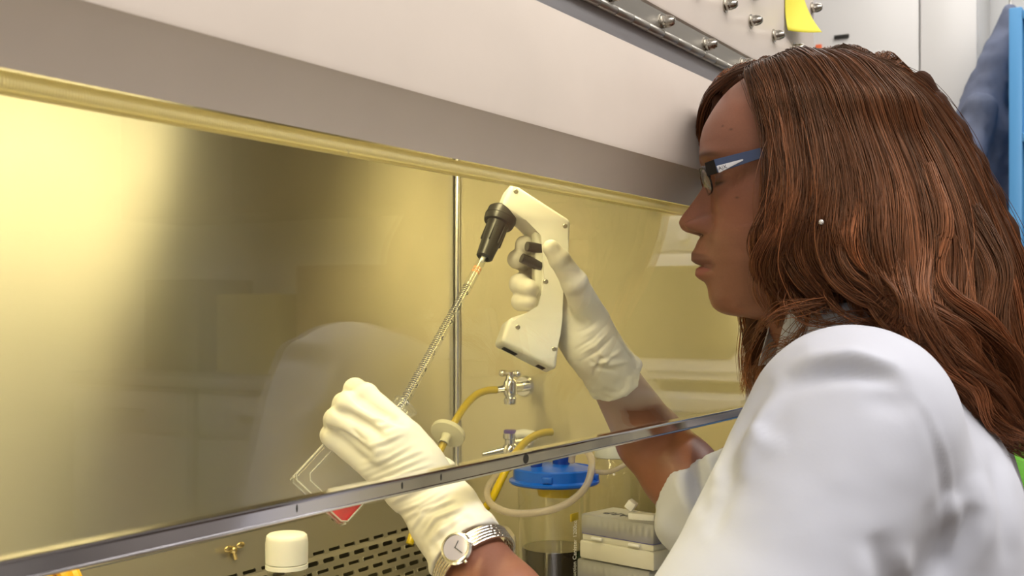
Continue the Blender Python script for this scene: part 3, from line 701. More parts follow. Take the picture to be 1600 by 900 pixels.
# standing collar with turned-down flap
b = MB(); rings = []
for i in range(49):
    a = -PI*.94+2*PI*.94*i/48                    # opening at the throat
    c0 = nk+np.array([-.014, 0, 0]); dirv = np.array([math.cos(a), math.sin(a), 0])
    rx, ry = .066, .064; wv = .0022*math.sin(5*a)+.0015*math.sin(9*a+1)
    drop = .012*(1+math.cos(a))*.5
    prof_ = [(0.004, -.052), (-.001, -.02), (-.004, .012), (-.001, .021), (.004, .022), (.008, .014), (.015, -.012), (.021, -.034)]
    rings.append([b.b.verts.new(Vector(c2w(c0+np.array([(rx+o+wv)*dirv[0], (ry+o+wv)*dirv[1], z+.012+drop])))) for o, z in prof_])
for r0_, r1_ in zip(rings, rings[1:]):
    for k in range(7): b.b.faces.new((r0_[k], r1_[k], r1_[k+1], r0_[k+1]))
oc = b.build('collar', M_coat, coat, 180); sm = oc.modifiers.new('thickness', 'SOLIDIFY'); sm.thickness = .0014; ss = oc.modifiers.new('soft', 'SUBSURF'); ss.levels = 1; ss.render_levels = 1
# ---- hair: sheets of locks interpolated between guide strands (row, column, depth read off the hairstyle)
def gspline(pts, n):
    p = np.array([E(*q) for q in pts]); v, _ = spline([Vector(q) for q in p], 14); v = np.array(v)
    s_ = np.r_[0, np.cumsum(np.linalg.norm(np.diff(v, axis=0), axis=1))]; t = np.linspace(0, s_[-1], n)
    return np.stack([np.interp(t, s_, v[:, k]) for k in range(3)], 1)
NS = 56
Bh1 = hw; cx1 = cx[:, 0]; zrow = zz
def headF(P_):                                           # outside distance from the head, per point
    d = P_-HO; row = 330-d[..., 2]/HS; f_ = (d @ FV)*math.cos(PSI)/HS; l_ = (d @ LV)/HS
    c0 = np.interp(row, zrow, cx1); f_ = f_-(1230-c0); ff = np.interp(row, zrow, c0*0 if 0 else (cx1-ba)); bb = np.interp(row, zrow, bk-cx1); hh = np.interp(row, zrow, Bh1)
    th_ = np.arctan2(l_, f_); A_ = np.where(f_ > 0, ff, bb); R_ = 1/np.sqrt((np.cos(th_)/A_)**2+(np.sin(th_)/hh)**2)*1.03
    R_ = np.where(row < zrow[0]+1, -20, R_)
    return (np.hypot(f_, l_)-R_)*HS
def scalp(P_, gap=.0025):
    gap = np.broadcast_to(np.asarray(gap, float), P_.shape[:-1])
    for _ in range(4):
        m = (headF(P_) < gap*3.2) & (P_[..., 2] > E(0, 470, HD)[2])
        if not m.any(): break
        Q = P_[m]; f0_ = headF(Q); g = np.stack([(headF(Q+np.eye(3)[k]*5e-4)-f0_)/5e-4 for k in range(3)], -1)
        g[:, 2] = np.clip(g[:, 2], 0, 3); n1 = np.maximum(np.sqrt((g*g).sum(-1)), .5); P_[m] = Q+g*(np.clip(gap[m]-f0_/n1, 0, .01)/n1)[:, None]
    return P_
def settle(Gd):
    gap = np.interp(np.linspace(0, 1, NS), [0, .15, .4], [.003, .007, .012])
    for _ in range(8):
        m = Gd.copy(); m[:, 1:-1] = (Gd[:, :-2]+2*Gd[:, 1:-1]+Gd[:, 2:])/4; Gd = m
        Gd = scalp(Gd, gap[None])
    return Gd
def sheet(guides, nlocks, per, thick, seed, wave=.004, lockw=.5, rad=.00042, tipvar=.15, spread=.0035, flat=1.0, wl=1.0):
    """guides -> strands. u runs across the sheet, thick pushes strands below the surface"""
    r = np.random.default_rng(seed); Gd = settle(np.array([gspline(g, NS) for g in guides])); ng = len(Gd); t = np.linspace(0, 1, NS)
    def at(u):
        x = np.clip(u*(ng-1), 0, ng-1-1e-6); i = int(x); f_ = x-i
        p0, p1, p2, p3 = Gd[max(i-1,0)], Gd[i], Gd[i+1], Gd[min(i+2,ng-1)]
        return .5*((2*p1)+(p2-p0)*f_+(2*p0-5*p1+4*p2-p3)*f_*f_+(3*p1-p0-3*p2+p3)*f_**3)
    S, K = [], []
    for k in range(nlocks):
        u0 = (k+r.random())/nlocks; dep = r.random()**1.4*thick; base = at(u0)
        dz = 1e-3; side = at(min(1, u0+.01))-at(max(0, u0-.01)); side /= np.maximum(np.linalg.norm(side, axis=1), 1e-9)[:, None]
        tan = np.gradient(base, axis=0); tan /= np.linalg.norm(tan, axis=1)[:, None]; nrm = np.cross(tan, side); nrm /= np.maximum(np.linalg.norm(nrm, axis=1), 1e-9)[:, None]
        sg = np.sign((nrm*np.array([0, 1, 0])).sum(1)); sg[sg == 0] = 1; nrm *= sg[:, None]                     # pointing away from the eye side
        ph = np.array([9*u0, 7*u0+1, 0])+r.random(3)*1.6; am = wave*(.5+r.random()); fq = (1.7+.8*r.random())*wl; gr = np.clip((t-.40)/.5, 0, 1)**1.2
        off = side*(am*np.sin(2*PI*fq*t+ph[0])*gr)[:, None]+nrm*(am*.8*np.sin(2*PI*fq*t+ph[1])*gr)[:, None]+nrm*dep*np.clip(t*5+.15, 0, 1)[:, None]
        base = base+off; tone = r.normal(0, 1)
        wl_ = spread*(.6+.8*r.random()); tw = r.random()*2*PI; tr = (r.random()-.5)*3
        for q in range(per):
            a = r.random()*2*PI; rr = np.sqrt(r.random())*wl_*(1.15-.25*t-.35*np.clip((t-.8)/.2, 0, 1))
            an = a+tr*t*2; st = base+side*(rr*np.cos(an)*1.7)[:, None]+nrm*(rr*np.sin(an)*.8*flat)[:, None]
            st = st+side*(.0006*np.sin(2*PI*(2+2*r.random())*t+r.random()*6)*(.2+t))[:, None]+nrm*(.0006*np.sin(2*PI*(2+2*r.random())*t+r.random()*6)*(.2+t))[:, None]
            e = 1-tipvar*r.random()*r.random()*2; tt = t*e
            st = np.stack([np.interp(tt, t, st[:, d]) for d in range(3)], 1)
            S.append(st); K.append((tone, r.normal(0, 1), rad*(.7+.6*r.random())))
    return np.array(S), np.array(K)
def flyaways(guides, n, seed, amp=.006):
    r = np.random.default_rng(seed); Gd = [gspline(g, NS) for g in guides]; t = np.linspace(0, 1, NS); S, K = [], []
    for k in range(n):
        b_ = Gd[k % len(Gd)].copy(); o = r.normal(0, 1, (3, 3))*amp
        b_ += (o[0][None]*np.sin(2*PI*(.5+r.random())*t+r.random()*6)[:, None]+o[1][None]*.6*t[:, None]**2+o[2][None]*.25)*np.clip(t*3+.1, 0, 1)[:, None]
        S.append(b_); K.append((r.normal(0, 1), r.normal(0, 1), .0003))
    return np.array(S), np.array(K)
near_ = [
 [(1186,124,1.050),(1199,170,1.012),(1206,215,.992),(1207,270,.982),(1200,330,.976),(1192,380,.972),(1200,425,.972),(1216,462,.975),(1226,500,.985)],
 [(1196,116,1.048),(1216,175,1.002),(1228,230,.982),(1234,290,.972),(1228,350,.966),(1222,400,.964),(1238,440,.966),(1262,470,.972),(1278,500,.985)],
 [(1210,109,1.046),(1242,170,.996),(1258,240,.975),(1266,310,.966),(1262,370,.958),(1272,415,.955),(1300,445,.955),(1330,462,.958),(1352,488,.962)],
 [(1226,103,1.045),(1270,165,.995),(1292,240,.972),(1300,310,.960),(1300,370,.948),(1322,420,.938),(1366,448,.930),(1400,476,.925),(1440,500,.922)],
 [(1244,98,1.045),(1300,160,.997),(1330,240,.975),(1344,315,.958),(1344,375,.942),(1360,428,.928),(1404,468,.915),(1440,510,.908),(1486,548,.905)],
 [(1262,93,1.046),(1330,150,1.002),(1370,235,.982),(1392,315,.962),(1394,380,.940),(1400,440,.922),(1430,500,.905),(1470,560,.898),(1530,612,.900)],
 [(1280,88,1.048),(1360,145,1.010),(1412,230,.994),(1442,315,.972),(1452,385,.945),(1446,450,.925),(1468,520,.905),(1512,590,.900),(1570,655,.908)],
 [(1295,84,1.050),(1385,138,1.022),(1446,225,1.008),(1484,315,.988),(1500,390,.965),(1498,460,.945),(1512,535,.930),(1552,610,.930),(1606,690,.940)],
 [(1306,80,1.056),(1408,132,1.038),(1476,222,1.028),(1520,315,1.010),(1545,395,.990),(1556,470,.975),(1566,550,.965),(1600,630,.970),(1650,705,.980)],
 [(1312,77,1.066),(1424,125,1.058),(1498,216,1.054),(1546,312,1.040),(1580,395,1.025),(1600,475,1.015),(1622,555,1.01),(1656,640,1.02),(1700,720,1.03)],
 [(1314,75,1.085),(1432,122,1.085),(1508,213,1.09),(1558,310,1.09),(1594,395,1.08),(1620,475,1.075),(1650,560,1.07),(1690,645,1.08),(1730,720,1.09)]]
far = [
 [(1190,120,1.048),(1168,124,1.070),(1140,140,1.100),(1121,164,1.128),(1113,196,1.150),(1116,260,1.170),(1140,350,1.180),(1165,430,1.175),(1172,500,1.150),(1160,560,1.120),(1166,606,1.10)],
 [(1212,110,1.048),(1186,112,1.075),(1155,128,1.115),(1136,160,1.150),(1128,210,1.170),(1140,300,1.190),(1165,390,1.190),(1192,460,1.170),(1200,520,1.140),(1186,572,1.115),(1196,620,1.10)],
 [(1240,101,1.048),(1212,101,1.080),(1186,122,1.135),(1170,165,1.172),(1166,230,1.192),(1176,320,1.205),(1196,410,1.200),(1216,475,1.170),(1226,530,1.140),(1220,580,1.12),(1234,630,1.10)],
 [(1268,92,1.05),(1246,95,1.09),(1232,125,1.150),(1222,180,1.190),(1220,250,1.205),(1225,340,1.210),(1238,430,1.200),(1250,490,1.165),(1258,540,1.14),(1256,590,1.12),(1266,640,1.11)],
 [(1296,82,1.05),(1290,90,1.10),(1290,125,1.160),(1290,190,1.195),(1290,270,1.210),(1292,360,1.21),(1298,440,1.190),(1300,500,1.16),(1310,545,1.14),(1320,600,1.13),(1330,650,1.12)],
 [(1312,78,1.06),(1350,90,1.11),(1380,140,1.155),(1400,210,1.180),(1410,290,1.19),(1414,370,1.18),(1420,440,1.16),(1440,500,1.14),(1470,560,1.12),(1500,610,1.11),(1530,660,1.10)],
 [(1314,76,1.07),(1380,96,1.105),(1440,150,1.13),(1484,230,1.145),(1512,310,1.15),(1534,390,1.14),(1556,460,1.13),(1584,530,1.12),(1620,600,1.11),(1650,650,1.11),(1680,700,1.11)]]
under = [   # ends that spill out from below, over the collar and behind the shoulder
 [(1240,330,1.00),(1236,400,.99),(1250,450,.985),(1272,482,.985),(1262,520,1.00),(1234,556,1.02),(1222,590,1.03)],
 [(1300,340,.985),(1304,410,.975),(1322,452,.965),(1366,484,.955),(1408,508,.945),(1436,544,.935),(1460,576,.93)],
 [(1360,350,.975),(1366,420,.955),(1390,480,.935),(1440,528,.92),(1474,570,.915),(1498,618,.915),(1520,652,.92)],
 [(1430,350,.985),(1436,430,.96),(1460,510,.935),(1500,570,.925),(1532,620,.925),(1560,664,.93),(1604,698,.94)],
 [(1500,350,1.01),(1520,440,.985),(1546,530,.965),(1580,600,.96),(1612,660,.965),(1650,710,.975),(1690,745,.99)]]
def shiftd(gs, amp, r0, r1):
    return [[(x, y, d+amp*max(0., math.sin(PI*min(1, max(0, (y-r0)/(r1-r0)))))**.7) for x, y, d in g] for g in gs]
near = shiftd(near_, -.014, 85, 420); far = shiftd(far, .010, 85, 420)
layers = [sheet(near, 150, 58, .018, 11, .0120, spread=.0040, rad=.00036), sheet(near, 60, 40, .004, 12, .0120, spread=.0055, rad=.00030),
          sheet(far, 70, 50, .016, 13, .0055, spread=.0042), sheet(under, 60, 55, .022, 14, .0150, spread=.0040, wl=.8, tipvar=.35),
          flyaways(near+under, 150, 15, .008)]
def lock(g, w, dd, seed):
    g = np.array(g, float); T_ = np.gradient(g[:, :2], axis=0); T_ /= np.linalg.norm(T_, axis=1)[:, None]; Nn_ = np.c_[-T_[:, 1], T_[:, 0]]
    k = np.interp(np.linspace(0, 1, len(g)), [0, .4, 1], [.8, 1, .55])[:, None]*w
    gs = [[(a, b, c-dd+(.012 if j == 0 else 0)) for j, ((a, b), c) in enumerate(zip(g[:, :2]+Nn_*k*s, g[:, 2]))] for s in (-1, 0, 1)]
    return sheet(gs, 7, 52, .012, seed, .0030, spread=.0034, rad=.00036, tipvar=.3)
curls = [[(1306,240,.955),(1314,320,.946),(1304,385,.940),(1318,430,.934),(1360,456,.928),(1418,470,.924),(1466,496,.924)],
 [(1376,260,.955),(1392,340,.945),(1372,405,.936),(1392,452,.926),(1450,482,.914),(1506,522,.906),(1530,584,.908)],
 [(1440,260,.970),(1470,350,.952),(1452,415,.944),(1474,466,.932),(1540,505,.922),(1588,560,.922),(1602,624,.930)],
 [(1340,410,.940),(1386,486,.925),(1436,520,.912),(1486,562,.902),(1504,606,.900),(1540,650,.905)],
 [(1506,330,.985),(1556,420,.965),(1548,490,.952),(1566,556,.944),(1612,606,.944),(1656,660,.955)],
 [(1396,470,.930),(1416,526,.914),(1466,572,.902),(1522,604,.898),(1548,652,.905),(1606,696,.918)],
 [(1252,250,.965),(1250,330,.956),(1240,390,.954),(1256,432,.952),(1286,456,.950),(1312,492,.955)],
 [(1204,260,.978),(1206,330,.972),(1192,392,.970),(1204,440,.970),(1222,474,.975),(1214,520,.99)],
 [(1500,480,.945),(1520,560,.932),(1572,600,.930),(1598,655,.940),(1640,690,.955)]]
nroot = sum(len(a) for a, _ in layers)
layers += [lock(g, (17,19,20,16,20,15,12,9,16)[i], .003, 40+i) for i, g in enumerate(curls)]
wisps = [[(1236,440,.975),(1255,468,.965),(1290,470,.95),(1262,476,.95),(1215,486,.955),(1180,520,.97)],
         [(1240,450,.97),(1262,490,.96),(1240,530,.97),(1205,545,.99),(1180,585,1.0)],
         [(1230,420,.97),(1236,470,.96),(1258,500,.955),(1300,506,.95),(1345,500,.945)],
         [(1290,440,.955),(1300,478,.945),(1340,500,.94),(1390,505,.935)],
         [(1206,470,1.02),(1186,510,1.05),(1170,550,1.08),(1166,585,1.08),(1180,612,1.07)]]
layers.append(flyaways(wisps, 130, 16, .0045))
Sx = np.concatenate([a for a, _ in layers]); Kx = np.concatenate([b for _, b in layers])
# keep strands outside the head
Sx = scalp(Sx)
rX, rY = px_of(Sx[:, 0]); sg_ = np.linalg.norm(np.diff(Sx, axis=1), axis=2); keep = ~((rX > 1338) & (rY < 150)) & (sg_.max(1) < .03)
Sx, Kx = Sx[keep], Kx[keep]
ns = len(Sx); tn = np.gradient(Sx, axis=1); tn /= np.linalg.norm(tn, axis=2)[..., None]
a1 = np.cross(tn, np.array([.3, .2, .9])); a1 /= np.linalg.norm(a1, axis=2)[..., None]; a2 = np.cross(tn, a1)
rp = Kx[:, 2][:, None]*np.interp(np.linspace(0, 1, NS), [0, .05, .75, 1], [.8, 1, .9, .25])[None]
VV = np.stack([Sx+(a1*math.cos(2*PI*k/3)+a2*math.sin(2*PI*k/3))*rp[..., None] for k in range(3)], 2)      # ns, NS, 3, 3
idx = np.arange(ns*NS*3).reshape(ns, NS, 3); q0 = idx[:, :-1]; q1 = idx[:, 1:]
FF = np.stack([q0, np.roll(q0, -1, 2), np.roll(q1, -1, 2), q1], -1).reshape(-1, 4)
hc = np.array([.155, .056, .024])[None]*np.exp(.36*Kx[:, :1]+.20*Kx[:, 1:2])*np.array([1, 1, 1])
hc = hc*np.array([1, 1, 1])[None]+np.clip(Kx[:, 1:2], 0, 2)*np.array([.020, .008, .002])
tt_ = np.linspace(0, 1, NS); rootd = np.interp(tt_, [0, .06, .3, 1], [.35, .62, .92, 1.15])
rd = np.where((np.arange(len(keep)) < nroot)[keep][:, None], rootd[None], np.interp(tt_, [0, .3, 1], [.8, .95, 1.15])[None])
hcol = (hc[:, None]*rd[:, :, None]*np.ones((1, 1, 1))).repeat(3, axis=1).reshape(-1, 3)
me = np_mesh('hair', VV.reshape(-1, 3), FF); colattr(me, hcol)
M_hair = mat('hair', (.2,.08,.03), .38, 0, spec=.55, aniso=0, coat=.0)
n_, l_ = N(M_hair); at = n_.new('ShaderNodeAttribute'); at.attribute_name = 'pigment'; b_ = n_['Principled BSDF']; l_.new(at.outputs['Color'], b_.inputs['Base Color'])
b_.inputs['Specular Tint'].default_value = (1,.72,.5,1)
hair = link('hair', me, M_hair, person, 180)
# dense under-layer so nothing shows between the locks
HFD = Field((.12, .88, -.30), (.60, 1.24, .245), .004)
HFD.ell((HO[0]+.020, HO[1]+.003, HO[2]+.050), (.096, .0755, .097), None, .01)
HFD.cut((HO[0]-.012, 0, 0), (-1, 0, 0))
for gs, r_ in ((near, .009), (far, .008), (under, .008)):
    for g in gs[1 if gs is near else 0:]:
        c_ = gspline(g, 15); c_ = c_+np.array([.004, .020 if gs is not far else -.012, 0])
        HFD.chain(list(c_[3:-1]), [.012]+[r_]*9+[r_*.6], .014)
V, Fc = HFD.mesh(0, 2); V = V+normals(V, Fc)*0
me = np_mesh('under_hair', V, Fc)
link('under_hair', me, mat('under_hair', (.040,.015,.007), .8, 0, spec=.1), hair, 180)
MB().ball(Vector(c2w(E(1283, 347, .938))), .0022, seg=20).build('earring', mat('pearl', (.75,.72,.68), .15, .3, coat=.5), person)
# ---------------------------------------------------------------- glasses
gl = thing('eyeglasses', 'dark framed eyeglasses with blue and white temples worn by the person', 'glasses', tuple(c2w(E(1105, 280, 1.06))))
def HL(f, l, z): return Vector(c2w(HO+FV*f*HS+LV*l*HS+np.array([0,0,(330-z)*HS])))   # head frame: forward, left, image row
M_gf = mat('frame_black', (.012,.010,.010), .25, .3); M_gb = mat('frame_blue', (.05,.075,.16), .22, .4, coat=.4); M_gw = mat('frame_white', (.72,.72,.76), .25, .1, coat=.4)
M_txt = mat('print_dark', (.03,.03,.04), .5); M_lens = clear('lens', (.98,.99,.93), 1.6, 0, haze=.02)
M_met = mat('bright_metal', (.82,.80,.76), .15, 1)
def lensring(s):                       # one lens outline in the head frame
    pts = []
    for k in range(36):
        a = 2*PI*k/36; c_, s__ = math.cos(a), math.sin(a); ex = .62
        u = 42*math.copysign(abs(c_)**ex, c_); v = 20*math.copysign(abs(s__)**ex, s__)
        lv = s*(52+u); pts.append((126.5-.0016*(abs(lv)-10)**2 - (v)*.30, lv, 286+v+ (abs(lv)-50)*.02))
    return pts
for s in (1, -1):
    pts = lensring(s)
    b = MB(); top = [HL(*p) for p in pts]; b.tube(top+[top[0]], [.0017 if p[2] < 284 else .0008 for p in pts]+[.0017 if pts[0][2] < 284 else .0008], 8, 0); b.build('rim', M_gf, gl)
    b = MB(); vs = [b.b.verts.new(p) for p in top]; cF = b.b.verts.new(HL(128, s*52, 286))
    for k in range(36): b.b.faces.new((vs[k], vs[(k+1)%36], cF))
    ol = b.build('lens', M_lens, gl, 180); sm = ol.modifiers.new('thickness', 'SOLIDIFY'); sm.thickness = .0016; sm.offset = 0
    b = MB(); b.tube([HL(122, s*14, 288), HL(116, s*17, 294), HL(110, s*16, 300)], .0007, 8); b.ball(HL(109, s*16.5, 301), .0030, (.6,.7,1.1), 12); b.build('nose_pad', M_met, gl)
b = MB(); b.tube([HL(126, 10, 282), HL(129, 0, 279), HL(126, -10, 282)], .0016, 10); b.build('bridge', M_gf, gl)
def plank(name, p0, p1, h0, h1, th, m, par, loff=0, v0=-1, v1=1):   # tapering flat bar between two head-frame points, v = fraction of the height
    b = MB(); a, c = HL(*p0), HL(*p1); d = (c-a).normalized(); lv = Vector(c2w(LV)-c2w(0*LV)).normalized(); up = lv.cross(d).normalized()
    if up.z < 0: up = -up
    vs = []
    for q, h in ((a, h0), (c, h1)):
        for v in (v0, v1):
            for t_ in (loff, loff+th): vs.append(b.b.verts.new(q+up*v*h+lv*t_))
    for f_ in ((0,1,3,2),(4,6,7,5),(0,4,5,1),(2,3,7,6),(0,2,6,4),(1,5,7,3)): b.b.faces.new([vs[k] for k in f_])
    bmesh.ops.bevel(b.b, geom=b.b.edges[:], offset=.0003, segments=2, affect='EDGES')
    return b.build(name, m, par, 30), a, d, up, lv
for s in (1, -1):
    o1, a, d, up, lv = plank('hinge_block', (121, s*98, 274), (104, s*118, 271), .0060, .0062, .0022, M_gf, gl, -.0011)
    o2, a, d, up, lv = plank('temple', (106, s*119, 271.5), (24, s*124, 250), .0060, .0040, .0022, M_gb, gl, -.0011)
    plank('temple_tip', (24, s*124, 250), (-62, s*120, 262), .0038, .0032, .0020, M_gf, gl, -.0010)
    if s == 1:
        o3 = plank('temple_inlay', (103, 119.6, 276.8), (66, 122, 263.6), .0033, .0006, .0006, M_gw, o2, .0010)[0]
        cpt = HL(96, 120, 274.3)+lv*.00175; n3 = lv; M = Matrix((-d if False else d, up, lv)).transposed().to_4x4()
        # reading direction follows the temple backwards
        M.translation = cpt; 
        if (M.to_3x3().determinant() < 0): M = M @ Matrix.Diagonal((-1,1,1,1))
        text_mesh('A|X', .0046, M, M_txt, 'lettering', o2, .00008)
# ---------------------------------------------------------------- wrist watch
wt = thing('wristwatch', 'small silver wristwatch with link bracelet on the near wrist below the glove cuff', 'watch', tuple(c2w(E(715, 850, .87))))
ax_w = (eL-wL)/np.linalg.norm(eL-wL); cw = wL+aL*.036; RW = .0312
wn_ = np.array([-.06,-1.,.10]); wn_ = wn_-ax_w*(wn_ @ ax_w); wn_ /= np.linalg.norm(wn_); wb_ = np.cross(ax_w, wn_)
def WP(a, rr, ax=0): return Vector(c2w(cw+(wn_*math.cos(a)+wb_*math.sin(a))*rr+ax_w*ax))
def WM(a, rr, ax=0):
    z = Vector(C2Wn @ (wn_*math.cos(a)+wb_*math.sin(a))); x = Vector(C2Wn @ ax_w); y = z.cross(x); M = Matrix((x, y, z)).transposed().to_4x4(); M.translation = WP(a, rr, ax); return M
M_silver = mat('silver', (.78,.75,.70), .18, 1, rvar=.05, vscale=300)
b = MB(); b.lathe([(0,-.003),(.0105,-.003),(.0122,-.001),(.0124,.001),(.0112,.0028),(.0098,.0030),(.0096,.0022),(0,.0022)], 40, WM(0, RW+.0025)); b.box(.0118,.0142,-.0012,.0012,-.001,.0012,.0004, WM(0, RW+.0025)); b.build('case', M_silver, wt)
MB().lathe([(0,.0023),(.0094,.0023),(.0094,.0027),(0,.0031)], 40, WM(0, RW+.0025)).build('dial', mat('dial', (.50,.47,.55), .12, .2, coat=.8), wt)
b = MB(); M = WM(0, RW+.0025)
b.box(-.0003,.0003,-.0005,.0055,.0031,.0034, 0, M @ Matrix.Rotation(.5,4,'Z')); b.box(-.0003,.0003,-.0005,.0075,.0031,.0034, 0, M @ Matrix.Rotation(-1.3,4,'Z')); b.build('hands', M_txt, wt)
links = 0
for k in range(34):
    a = .42+(2*PI-.84)*k/33; b = MB()
    for c_, w_ in ((-.0050,.0021),(-.0025,.0019),(0,.0021),(.0025,.0019),(.0050,.0021)):
        aa = a+(.04 if w_ < .002 else 0); b.box(-w_*.55,w_*.55,-.0029,.0029,-.0010,.0011,.0006, WM(aa, RW+.0008, c_), 2)
    b.build('bracelet_link', M_silver, wt)
# ---------------------------------------------------------------- pipette gun in the right hand
def V3(a): return Vector(a)
gun = thing('pipette_controller', 'ivory pistol-grip pipette controller held in the gloved right hand', 'pipette controller', tuple(P(840, 540, 1.15)))
GD = 1.135; GT = np.array([-.0085, .032, -.0060])        # front face depth, front-to-back vector
front_ = [(800,284),(893,344),(888.5,398),(880.5,440),(878.5,500),(875.5,524),(869.5,578),(783,534),(797,496),(847,483),(851,440),(852,364),(821,343),(783,325)]
def gunprism(poly, e0, e1, bev, m, name, par, seg=3):
    b = MB(); F0 = [V3(c2w(E(x, y, GD)+GT*e0)) for x, y in poly]; F1 = [V3(c2w(E(x, y, GD)+GT*e1)) for x, y in poly]
    a = [b.b.verts.new(q) for q in F0]; c = [b.b.verts.new(q) for q in F1]; n = len(poly)
    b.b.faces.new(a); b.b.faces.new(c[::-1])
    for i in range(n): b.b.faces.new((a[i], c[i], c[(i+1)%n], a[(i+1)%n]))
    bmesh.ops.bevel(b.b, geom=b.b.edges[:], offset=bev, segments=seg, affect='EDGES', profile=.5, clamp_overlap=True)
    return b.build(name, m, par, 40)
gunprism(front_, 0, 1, .0042, M_ivory, 'body', gun, 4)
gunprism([(840,357),(854,364),(853,440),(849,476),(838,476),(841,440)], .30, .70, .0012, mat('grip_insert', (.70,.69,.60), .4), 'grip_strip', gun)
nz = E(757, 402, 1.128)-E(784, 336, 1.148); nzn = nz/np.linalg.norm(nz)
Mz = Matrix.Translation(V3(c2w(E(784, 336, 1.148)))) @ Vector(C2Wn @ nzn).to_track_quat('Z', 'Y').to_matrix().to_4x4()
ln = np.linalg.norm(nz)
MB().lathe([(0,-.006),(.0130,-.006),(.0152,-.0035),(.0156,.003),(.0156,.0085),(.0146,.0110),(.0118,.0118),(.0108,.0150),(.0098,.030),(.0086,ln-.004),(.0084,ln),(.0070,ln+.0012),(.0048,ln+.0012),(.0046,ln-.003),(0,ln-.003)], 40, Mz).lathe([(.0157,.0034),(.0161,.0037),(.0161,.0044),(.0157,.0047)], 40, Mz).build('nozzle', M_black, gun)
for k in range(6):
    a = k*PI/3; MB().box(.0088,.0112,-.0006,.0006,.013,.034,.0003, Mz @ Matrix.Rotation(a,4,'Z')).build('nozzle_rib', M_black, gun)
for x, y in ((806,299),(883,353),(853,440),(809,511),(866,545)):
    M = Matrix.Translation(V3(c2w(E(x, y, GD)-np.array([0,.0002,0])))) @ Vector(C2Wn @ np.array([0,-1,.02])).to_track_quat('Z','Y').to_matrix().to_4x4()
    b = MB(); b.lathe([(0,.0003),(.0016,.0006),(.0022,.0003),(.0024,-.0003),(.0030,-.0004)], 20, M); b.box(-.0015,.0015,-.0003,.0003,.0004,.0009,0,M).box(-.0003,.0003,-.0015,.0015,.0004,.0009,0,M)
    b.build('screw', mat('screw', (.45,.42,.33), .3, 1), gun)
for (x0,y0),(x1,y1) in (((848,389),(823,385)),((846,417),(815,403))):
    MB().tube([P(x0,y0,1.148), P((x0*.5+x1*.5),(y0+y1)/2,1.146), P(x1,y1,1.142)], [.0052,.0052,.0049], 20, 0).build('trigger_button', M_black, gun)
def gp2(x, y, e): return V3(c2w(E(x, y, GD)+GT*e))
b = MB()
for (xa, xb) in ((792,814),(846,858)):
    ya = 534+(xa-783)*.509; yb = 534+(xb-783)*.509
    vs = [b.b.verts.new(q+Vector((0,0,-.0006))) for q in (gp2(xa,ya,.35), gp2(xb,yb,.35), gp2(xb,yb,.72), gp2(xa,ya,.72))]; b.b.faces.new(vs)
bmesh.ops.solidify(b.b, geom=b.b.faces[:], thickness=.0012); b.build('vent_slot', M_dark, gun, 0)
# ---------------------------------------------------------------- glass pipette
p0, p1 = E(758, 398, 1.129), E(622, 645, .985); dv = (p1-p0); dv /= np.linalg.norm(dv); p2 = p1+dv*.055
pip = thing('serological_pipette', 'clear graduated pipette with black scale running down from the pipette gun into the flask', 'pipette', tuple(c2w(p0)))
zq = Vector(C2Wn @ dv); xq = Vector(C2Wn @ np.array([-.9, -.2, .1])); Mp = frame_to(zq, xq, c2w(p0)); LP = float(np.linalg.norm(p2-p0))
M_clear = clear('clear_plastic', (.96,.965,.95), 1.5, .03, haze=.05, hazecol=(.9,.9,.85))
M_pip = clear('pipette_plastic', (.97,.975,.95), 1.5, .02, haze=.015, hazecol=(.9,.9,.85))
M_clear2 = clear('clear_bottle', (.93,.93,.88), 1.5, .02, haze=.003, hazecol=(.8,.8,.7))
MB().lathe([(.0030,-.008),(.0030,.004),(.0044,.012),(.0044,LP-.022),(.0016,LP-.002),(.0010,LP)], 28, Mp).build('tube', M_pip, pip, 180)
MB().lathe([(0,-.004),(.0024,-.004),(.0024,.010),(0,.012)], 16, Mp).build('cotton_plug', mat('cotton', (.85,.84,.8), .9, bump=.5, bscale=900), pip)
def arc(b, z, a0, a1, w, r=.00460, n=10):
    vs = [[b.b.verts.new(Mp @ Vector((r*math.cos(a0+(a1-a0)*k/n), r*math.sin(a0+(a1-a0)*k/n), z+s*w))) for k in range(n+1)] for s in (-.5,.5)]
    for k in range(n): b.b.faces.new((vs[0][k], vs[0][k+1], vs[1][k+1], vs[1][k]))
